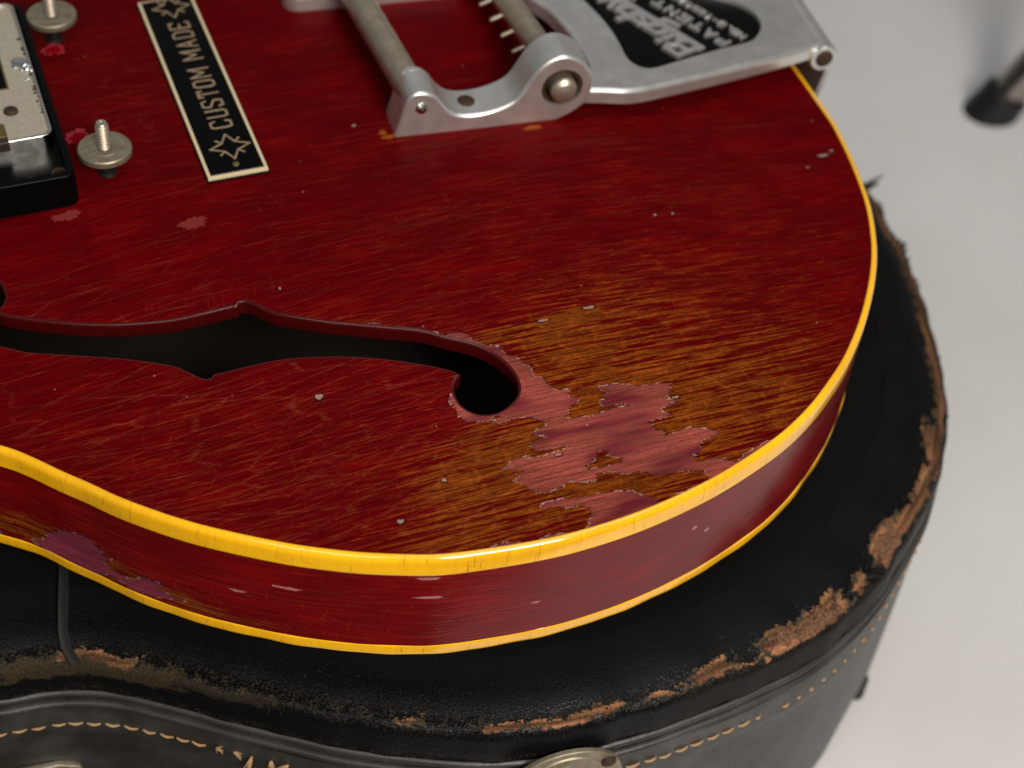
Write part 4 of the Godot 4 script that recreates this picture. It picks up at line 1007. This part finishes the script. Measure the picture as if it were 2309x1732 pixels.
const GLYPHS := {
	"C": [[1, 0.78, 0.85, 1, 0.15, 1, 0, 0.85, 0, 0.15, 0.15, 0, 0.85, 0, 1, 0.22]], "U": [[0, 1, 0, 0.15, 0.15, 0, 0.85, 0, 1, 0.15, 1, 1]],
	"S": [[1, 0.8, 0.85, 1, 0.15, 1, 0, 0.85, 0, 0.64, 1, 0.38, 1, 0.15, 0.85, 0, 0.15, 0, 0, 0.2]], "T": [[0.5, 0, 0.5, 1], [0, 0.8, 0.02, 1, 0.98, 1, 1, 0.8]],
	"O": [[0.2, 0, 0.8, 0, 1, 0.15, 1, 0.85, 0.8, 1, 0.2, 1, 0, 0.85, 0, 0.15, 0.2, 0]], "M": [[0, 0, 0, 1, 0.5, 0.3, 1, 1, 1, 0]], "A": [[0, 0, 0.5, 1, 1, 0], [0.2, 0.34, 0.8, 0.34]],
	"D": [[0, 0, 0, 1, 0.7, 1, 1, 0.8, 1, 0.2, 0.7, 0, 0, 0]], "E": [[1, 0.16, 1, 0, 0, 0, 0, 1, 1, 1, 1, 0.84], [0, 0.5, 0.7, 0.5]], "P": [[0, 0, 0, 1, 0.9, 1, 1, 0.8, 0.9, 0.5, 0, 0.5]],
	"N": [[0, 0, 0, 1, 1, 0, 1, 1]], ".": [[0.3, 0, 0.4, 0.08]], "-": [[0.1, 0.45, 0.9, 0.45]], "1": [[0.2, 0.8, 0.5, 1, 0.5, 0]], "6": [[1, 0.9, 0.2, 1, 0, 0.5, 0, 0.1, 0.9, 0, 1, 0.4, 0, 0.5]], "9": [[0, 0.1, 0.8, 0, 1, 0.5, 1, 0.9, 0.1, 1, 0, 0.6, 1, 0.5]],
	"2": [[0, 0.8, 0.5, 1, 1, 0.75, 0, 0, 1, 0]], "0": [[0.2, 0, 0.8, 0, 1, 0.5, 0.8, 1, 0.2, 1, 0, 0.5, 0.2, 0]],
	"B": [[0, 0, 0, 1, 0.8, 1, 0.95, 0.75, 0.7, 0.52, 0, 0.5], [0.7, 0.52, 1, 0.25, 0.8, 0, 0, 0]], "i": [[0.5, 0, 0.5, 0.62], [0.48, 0.82, 0.52, 0.9]], "g": [[1, 0.6, 0.2, 0.6, 0, 0.3, 0.2, 0, 1, 0.05], [1, 0.62, 1, -0.35, 0.1, -0.42]],
	"s": [[1, 0.55, 0.2, 0.62, 0, 0.42, 1, 0.2, 0.8, 0, 0, 0.06]], "b": [[0, 1, 0, 0, 0.8, 0, 1, 0.3, 0.8, 0.6, 0, 0.55]], "y": [[0, 0.62, 0.5, 0], [1, 0.62, 0.35, -0.4, 0, -0.42]],
}
# one letter as raised strokes: O its lower left corner, R along the line, U up, N off the surface
func letter(g: String, O: Vector3, R: Vector3, U: Vector3, N: Vector3, w: float, h: float, thick: float, tall: float, slant := 0.0) -> Builder:
	var b := Builder.new(); var lift := 0.0
	for line in GLYPHS[g]:
		var pts := pairs(line)
		for k in pts.size() - 1:
			var a: Vector2 = Vector2(pts[k].x * w + pts[k].y * h * slant, pts[k].y * h); var c: Vector2 = Vector2(pts[k + 1].x * w + pts[k + 1].y * h * slant, pts[k + 1].y * h)
			var d := (c - a).normalized(); var e := d * thick * 0.42; var s := Vector2(-d.y, d.x) * thick * 0.5
			lift += 0.012
			b.plate(PackedVector2Array([a - e - s, c + e - s, c + e + s, a - e + s]), O + N * (tall + lift), R, U, N, tall + 0.05, minf(0.12, thick * 0.2), PackedVector2Array(), 0.0, false)
	return b
func nameplate(root: Node3D, base: Vector3) -> void:
	var y0 := 13.0
	var hubn := hub("nameplate", root, "black name plate with cream border across the top")
	var X := Vector3(1, 0, 0); var Z := Vector3(0, 0, 1); var U := Vector3.UP
	var c := Vector3(37.6, y0, 10.3)
	var lower := Builder.new(); lower.box(c + U * 0.75, Z, X, U, 48.45, 9.15, 0.75, 0.12)
	part("border", lower, M.ivory, hubn, base)
	var edge := Builder.new(); edge.box(c + U * 0.25 , Z, X, U, 48.95, 9.6, 0.25, 0.1)
	part("backing", edge, M.plate_black, hubn, base)
	var panel := Builder.new(); panel.box(c + U * 1.6, Z, X, U, 47.5, 8.2, 0.25, 0.3)
	part("panel", panel, M.plate_black, hubn, base)
	var top := y0 + 1.845
	var zs := [["C", 34.4], ["U", 28.8], ["S", 23.4], ["T", 18.0], ["O", 12.6], ["M", 6.6], ["M", -3.6], ["A", -9.9], ["D", -15.6], ["E", -20.9]]
	for q in zs:
		var w := 4.6 if q[0] == "M" else 3.3
		part("letter", letter(q[0], Vector3(41.6, top, q[1] + w / 2), -Z, -X, U, w, 6.3, 0.72, 0.03), M.engraved, hubn, base)
	for z0 in [45.9, -32.1]:
		var st := Builder.new(); var lift := 0.0
		for k in 4:
			var a0 := PI / 2 * k
			var t0 := Vector2(cos(a0), sin(a0)) * 6.1; var t1 := Vector2(cos(a0 + PI / 2), sin(a0 + PI / 2)) * 6.1
			var m := Vector2(cos(a0 + PI / 4), sin(a0 + PI / 4))
			for sg in [[t0, m * 2.9], [m * 2.9, t1], [m * 2.7, m * 5.0]]:
				var d: Vector2 = (sg[1] - sg[0]).normalized(); var s := Vector2(-d.y, d.x)
				lift += 0.01
				st.plate(PackedVector2Array([sg[0] - s * 0.15 - d * 0.2, sg[1] - s * 0.36 + d * 0.25, sg[1] + s * 0.36 + d * 0.25, sg[0] + s * 0.25 - d * 0.2]), Vector3(38.3, top + 0.03 + lift, z0), X, Z, U, 0.08, 0.06, PackedVector2Array(), 0.0, false)
		part("star", st, M.engraved, hubn, base)
	var pin := Builder.new(); pin.lathe(Vector3(37.9, top, 54.6), U, [Vector2(1.1, 0), Vector2(0.9, 0.3), Vector2(0, 0.5)], 16)
	part("pin", pin, M.brass, hubn, base)
func round_rect(x0: float, x1: float, z0: float, z1: float, r: float) -> PackedVector2Array:
	var o := PackedVector2Array()
	for q in [[x1 - r, z1 - r, 0.0], [x0 + r, z1 - r, PI / 2], [x0 + r, z0 + r, PI], [x1 - r, z0 + r, PI * 1.5]]:
		for k in 7: o.append(Vector2(q[0], q[1]) + Vector2(cos(q[2] + PI / 2 * k / 6), sin(q[2] + PI / 2 * k / 6)) * r)
	return o
func pickup(root: Node3D, base: Vector3) -> void:
	var h := hub("pickup", root, "opened pickup with its nickel base plate up in a dusty black ring")
	var X := Vector3(1, 0, 0); var Z := Vector3(0, 0, 1); var U := Vector3.UP
	var r := Builder.new()
	r.plate(round_rect(-55, -8.9, -36, 55.6, 3.0), Vector3(0, 19.0, 0), X, Z, U, 8.0, 0.3)
	part("ring_base", r, M.black_plastic, h, base)
	var lip := Builder.new()
	var o := round_rect(-55, -8.9, -36, 55.6, 3.0); var i := round_rect(-52.9, -11.0, -33.9, 53.5, 2.0)
	lip.plate(o, Vector3(0, 22.2, 0), X, Z, U, 3.4, 0.6, i, 3.3, false)
	part("ring_lip", lip, M.black_plastic, h, base)
	var tab := Builder.new(); tab.lathe(Vector3(-13.2, 18.9, 51.0), U, [Vector2(2.6, 0), Vector2(2.4, 1.4), Vector2(1.3, 1.5), Vector2(1.2, 0.2), Vector2(0, 0.15)], 20)
	part("screw_hole", tab, M.rust, h, base)
	var cv := Builder.new()
	var co := round_rect(-52.0, -11.9, -34.2, 38.0, 3.4); var ci := round_rect(-51.2, -12.7, -33.4, 37.2, 2.8)
	cv.plate(co, Vector3(0, 24.4, 0), X, Z, U, 5.6, 0.3, ci, 2.5, false)
	part("cover", cv, M.bright, h, base)
	var bp := Builder.new(); bp.plate(ci, Vector3(0, 23.7, 0), X, Z, U, 0.8, 0.1)
	part("base_plate", bp, M.base_plate, h, base)
	var sc := Builder.new(); sc.lathe(Vector3(-21.8, 23.7, 22.9), U, [Vector2(2.2, 0), Vector2(2.0, 0.7), Vector2(1.2, 1.2), Vector2(0.35, 1.3), Vector2(0.3, 0.7), Vector2(0, 0.7)], 24)
	part("screw", sc, M.rust, h, base)
	var lab := Builder.new(); lab.box(Vector3(-28.9, 23.75, -13.5), X, Z, U, 8.5, 25.0, 0.08, 0.03)
	part("label_border", lab, M.brass, h, base)
	var lab2 := Builder.new(); lab2.box(Vector3(-28.9, 23.85, -13.5), X, Z, U, 7.9, 24.4, 0.08, 0.03)
	part("label_paper", lab2, M.plate_black, h, base)
	var tp := Builder.new(); tp.box(Vector3(-36.0, 23.2, 34.2), X, Z, U, 11.2, 4.6, 1.6, 0.5)
	part("tape", tp, M.tape, h, base)
	var tp2 := Builder.new(); tp2.box(Vector3(-36.0, 24.9, 33.2), X, Z, U, 10.9, 3.2, 0.3, 0.2)
	part("tape_top", tp2, M.brass, h, base)
	var sd := Builder.new()
	for q in [[-15.4, -1.6, 2.4, 0.9], [-14.0, 0.9, 1.6, 1.5], [-13.7, 3.1, 1.3, 1.3], [-12.6, 4.2, 1.0, 1.2], [-15.2, 3.0, 0.8, 0.7], [-16.9, 0.4, 1.1, 0.5], [-15.0, 8.6, 0.45, 0.4], [-14.2, 7.9, 0.3, 0.3], [-13.9, 7.6, 0.3, 0.3], [-20, -20.5, 0.4, 0.3]]:
		var pr := []
		for k in 7: pr.append(Vector2(cos(PI / 2 * k / 6) * q[2], sin(PI / 2 * k / 6) * q[3]))
		sd.lathe(Vector3(q[0], 23.65, q[1]), U, pr, 14)
	part("solder", sd, M.solder, h, base)
	var sn := Builder.new()
	for k in 26:
		var a := rng.randf()
		var pr := []; var rr := rng.randf_range(0.25, 0.8)
		for m in 5: pr.append(Vector2(cos(PI / 2 * m / 4) * rr, sin(PI / 2 * m / 4) * rr * 0.5))
		sn.lathe(Vector3(-12.9 + rng.randfn(0, 0.35), 23.66, lerpf(-14, 26, a)), U, pr, 8)
	part("corrosion", sn, M.rust, h, base)
	# dust and lint caught along the front of the ring
	var ft := Builder.new()
	for k in 240:
		var p := Vector3(rng.randf_range(-46, -10.5), 19.15, 53.2 - absf(rng.randfn(0, 1.2)))
		if rng.randf() < 0.35: p = Vector3(-12.8 + rng.randfn(0, 1.3), 19.3, 52.4 + rng.randfn(0, 0.7))
		var pt := PackedVector3Array(); var rr := PackedFloat32Array(); var d := Vector3(rng.randfn(0, 1), rng.randf_range(0.0, 0.5), rng.randfn(0, 0.6)).normalized()
		for m in 4: pt.append(p + d * m * 0.35 + Vector3(rng.randfn(0, 0.12), 0.05, rng.randfn(0, 0.12))); rr.append(0.05)
		ft.tube(pt, rr, 3, false)
	var dust := part("lint", ft, M.lint, h, base); dust.set_meta("kind", "stuff")
func bridge_post(root: Node3D, base: Vector3, at: Vector3, k: float) -> void:
	var h := hub("bridge_post", root)
	var y := top_y(Vector2(at.x, at.z))
	var wheel := Builder.new(); var o := Vector3(at.x, 19.6, at.z)
	wheel.lathe(o, Vector3.UP, [Vector2(0, 0), Vector2(7.5, 0), Vector2(7.9, 0.35)], 132)
	wheel.lathe(o, Vector3.UP, [Vector2(7.9, 0.35), Vector2(7.9, 2.0)], 132, 0.035)
	wheel.lathe(o, Vector3.UP, [Vector2(7.9, 2.0), Vector2(7.55, 2.4), Vector2(4.65, 2.42), Vector2(4.5, 2.3), Vector2(4.35, 2.42), Vector2(2.3, 2.42), Vector2(2.2, 2.1), Vector2(1.5, 2.0)], 132)
	part("thumb_wheel", wheel, M.plated, h, base)
	var post := Builder.new(); var pr := [Vector2(1.9, 0.0)]
	var yy := 0.0
	while yy < 30.5 - y - 1.0:
		pr.append(Vector2(2.0, yy + 0.25)); pr.append(Vector2(1.5, yy + 0.75)); yy += 1.05
	pr.append(Vector2(1.7, yy + 0.1)); pr.append(Vector2(1.45, yy + 0.5)); pr.append(Vector2(0.7, yy + 0.55)); pr.append(Vector2(0.5, yy + 0.35)); pr.append(Vector2(0, yy + 0.35))
	post.lathe(Vector3(at.x, y - 0.2, at.z), Vector3.UP, pr, 28)
	part("threaded_post", post, M.nickel, h, base)
	var ft := Builder.new(); ft.lathe(Vector3(at.x, y - 0.1, at.z), Vector3.UP, [Vector2(3.0, 0), Vector2(2.8, 0.6), Vector2(2.3, 0.9), Vector2(2.3, 19.6 - y), Vector2(0, 19.65 - y)], 24)  # low bushing; its dark sleeve up to the wheel stands in for the shadow there
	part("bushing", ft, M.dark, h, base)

func vibrato(root: Node3D, base: Vector3) -> void:
	var h := hub("vibrato_tailpiece", root, "cast aluminium vibrato tailpiece without strings")
	var ph := deg_to_rad(6)
	var O := Vector3(87.9, 0, 53.5); var A := Vector3(cos(ph), 0, sin(ph)); var B := Vector3(-sin(ph), 0, cos(ph)); var U := Vector3.UP
	# near bracket: a profile seen from the side, rounded at the edge, with the axle socket sunk in it
	var low := [Vector2(1.0, 16.0), Vector2(0.3, 12.2), Vector2(30, 12.0), Vector2(52.5, 12.3)]
	var hi := open_curve(pairs(BRACKET), 3)
	var poly := PackedVector2Array([low[1], low[2]])
	poly.append_array(hi)
	var socket := PackedVector2Array()
	for k in 36: socket.append(Vector2(53.6, 25.2) + Vector2(cos(TAU * k / 36), sin(TAU * k / 36)) * 6.7)
	var br := Builder.new()
	br.plate(poly, O, A, U, B, 13.0, 1.3, socket, 5.0)
	part("bracket", br, M.cast, h, base)
	var cup := Builder.new(); cup.lathe(O + A * 53.6 + U * 25.2 - B * 4.2, B, [Vector2(6.7, 3.2), Vector2(5.6, 3.4), Vector2(4.9, 0.8), Vector2(0, 0.6)], 36)
	part("bushing", cup, M.rust, h, base)
	var ax := Builder.new(); ax.lathe(O + A * 54.0 + U * 24.8 - B * 4.0, B, [Vector2(4.3, 0), Vector2(4.3, 4.6), Vector2(4.0, 5.4), Vector2(2.8, 6.2), Vector2(1.2, 6.6), Vector2(0, 6.7)], 36)
	part("axle_end", ax, M.nickel, h, base)
	var pn := Builder.new(); pn.lathe(O + A * 8.7 + U * 23.0 - B * 0.6, B, [Vector2(2.1, 0), Vector2(2.0, 0.8), Vector2(1.3, 1.6), Vector2(0, 2.1)], 24)
	part("set_pin", pn, M.bright, h, base)
	var fs := Builder.new(); fs.lathe(O + A * 24.8 + U * 18.3 - B * 7.4, (U + A * 0.05).normalized(), [Vector2(2.9, 0), Vector2(2.8, 0.5), Vector2(2.0, 1.0), Vector2(0.4, 1.1), Vector2(0.3, 0.6), Vector2(0, 0.6)], 24)
	part("screw", fs, M.rust, h, base)
	var C := func(a: float, y: float, bb: float) -> Vector3: return O + A * a + U * y + B * bb
	var t1 := Builder.new(); t1.tube(PackedVector3Array([C.call(8.6, 23.6, -2.0), C.call(8.6 - 0.126 * 12, 23.6, -14.0), C.call(8.6 - 0.126 * 50, 23.6, -52), C.call(8.6 - 0.126 * 110, 23.6, -112)]), PackedFloat32Array([4.85, 4.85, 4.85, 4.85]), 36)
	part("tension_bar", t1, M.nickel, h, base)
	var col := Builder.new(); col.tube(PackedVector3Array([C.call(8.3, 23.4, -12.4), C.call(8.1, 23.5, -14.2)]), PackedFloat32Array([5.6, 5.5]), 36)
	part("collar", col, M.cast, h, base)
	var t2 := Builder.new(); t2.tube(PackedVector3Array([C.call(55.4, 24.6, -4.0), C.call(55.4 - 0.13 * 12, 24.6, -16.0), C.call(55.4 - 0.13 * 50, 24.6, -54), C.call(55.4 - 0.13 * 110, 24.6, -114)]), PackedFloat32Array([4.2, 4.2, 4.2, 4.2]), 36)
	part("roller_bar", t2, M.nickel, h, base)
	for k in 6:
		var bb := -26.2 - 9.4 * k
		var a0 := 55.4 + 0.13 * bb
		var pb := Builder.new(); var dir := (-A * 0.92 - U * 0.38).normalized()
		var s: Vector3 = C.call(a0 - 2.6, 23.6, bb)
		pb.tube(PackedVector3Array([s, s + dir * 4.4, s + dir * 5.2]), PackedFloat32Array([0.78, 0.76, 0.5]), 12)
		part("string_pin", pb, M.nickel, h, base)
	# frame: a sloping plate with a black sunken panel
	var S := (A + U * -0.12).normalized(); var FN := (U + A * 0.12).normalized()
	var FO: Vector3 = O + U * 30.0
	var out := open_curve(pairs(FRAME_NEAR), 4)
	out.append_array(open_curve(pairs(FRAME_FAR), 3))
	var rec := curve(pairs(PANEL), 3)
	var fr := Builder.new(); fr.plate(out, FO, S, B, FN, 5.2, 1.7, rec, 1.5)
	part("frame", fr, M.cast, h, base)
	var pf := Builder.new(); pf.fill(rec, FO - FN * 1.45, S, B, FN)
	part("panel", pf, M.recess, h, base, "black sunken panel with raised lettering")
	var R := (S * -0.56 + B * -0.83).normalized(); var V := FN.cross(R).normalized()
	var at: Vector3 = FO - FN * 1.45 + S * 110.5 + B * -26.0
	var x := 0.0
	for q in [["B", 6.6], ["i", 2.4], ["g", 5.2], ["s", 4.6], ["b", 5.2], ["y", 5.2]]:
		part("letter", letter(q[0], at + R * x, R, V, FN, q[1], 10.5, 2.0, 1.25, 0.12), M.cast, h, base)
		x += q[1] + 1.7
	var bar := Builder.new(); bar.box(at + R * 16.5 - V * 0.4 + FN * 0.62, R, V, FN, 18.0, 1.3, 0.6, 0.25)
	part("underline", bar, M.cast, h, base)
	at = FO - FN * 1.45 + S * 123.2 + B * -29.6
	x = 0.0
	for g in "PATENT":
		part("letter", letter(g, at + R * x, R, V, FN, 3.2, 4.3, 1.0, 1.1), M.cast, h, base); x += 5.5
	at = FO - FN * 1.45 + S * 130.6 + B * -33.2
	x = 0.0
	for g in "NO.D-169120":
		part("letter", letter(g, at + R * x, R, V, FN, 1.9, 2.7, 0.75, 1.0), M.cast, h, base); x += 2.85
	var hg := Builder.new()
	hg.tube(PackedVector3Array([C.call(156.6, 6.6, -25.2), C.call(156.6, 6.6, -26.0), C.call(156.6, 6.6, -66), C.call(156.6, 6.6, -67)]), PackedFloat32Array([4.5, 5.0, 5.0, 4.5]), 28)
	part("hinge", hg, M.cast, h, base)
	var hp := Builder.new(); hp.lathe(C.call(156.6, 6.6, -25.2), B, [Vector2(3.3, -0.5), Vector2(3.2, 0.3), Vector2(1.8, 0.7), Vector2(0, 0.8)], 24)
	part("hinge_pin", hp, M.rust, h, base)
	var leaf := Builder.new(); leaf.plate(PackedVector2Array([Vector2(-25.6, 7), Vector2(-26.2, 0), Vector2(-34, -26), Vector2(-58, -26), Vector2(-65, -3), Vector2(-65, 7)]), O + A * 161.2, B, U, A, 2.6, 0.8)
	part("hinge_leaf", leaf, M.cast, h, base)
	# far casting at the top of the picture
	var fc := Builder.new()
	fc.plate(round_rect(-21.5, 44, -90, -73.2, 5.5), O + U * 19.5, A, B, U, 7.4, 2.4)
	part("far_bracket", fc, M.cast, h, base)
	var rg := Builder.new(); rg.plate(round_rect(-18, -1, -88, -75.2, 5.5), O + U * 20.6, A, B, U, 1.6, 0.7, round_rect(-15.4, -3.6, -86, -77.4, 4.0), 1.5, false)
	part("far_boss", rg, M.cast, h, base)

# ------------------------------------------------------------------ the metal leg behind
func build_stand_leg() -> void:
	var foot := Vector3(489.0, FLOOR_Y, -133.0)
	var root := thing("stand_leg", "chromed tube leg with a black rubber foot standing on the pale floor", "stand", foot)
	var d := Vector3(0.46, 1.0, 0.14).normalized()
	var rb := Builder.new()
	var side := d.cross(Vector3(0, 0, 1)).normalized(); var other := d.cross(side)
	var rr := []
	for q in [[0.0, 13.4], [1.5, 13.6], [5.0, 13.0], [8.0, 12.6], [9.0, 12.0], [9.4, 9.0]]:
		var ring := PackedVector3Array()
		for k in 40:
			var a := TAU * k / 40
			var r: Vector3 = (side * cos(a) + other * sin(a)) * q[1]
			var p: Vector3 = foot + d * (q[0] + 6.0) + r
			if q[0] < 8.0: p -= d * ((p.y - FLOOR_Y) / d.y) * (1.0 - q[0] / 8.0)      # the sole is cut level with the floor
			ring.append(p)
		rr.append(ring)
	rb.sheet(rr, false, true, true)
	part("rubber_foot", rb, M.rubber, root, foot)
	var tb := Builder.new()
	tb.tube(PackedVector3Array([foot + d * 8, foot + d * 60, foot + d * 300, foot + d * 620]), PackedFloat32Array([9.0, 9.0, 9.0, 9.0]), 32)
	part("tube", tb, M.chrome, root, foot)
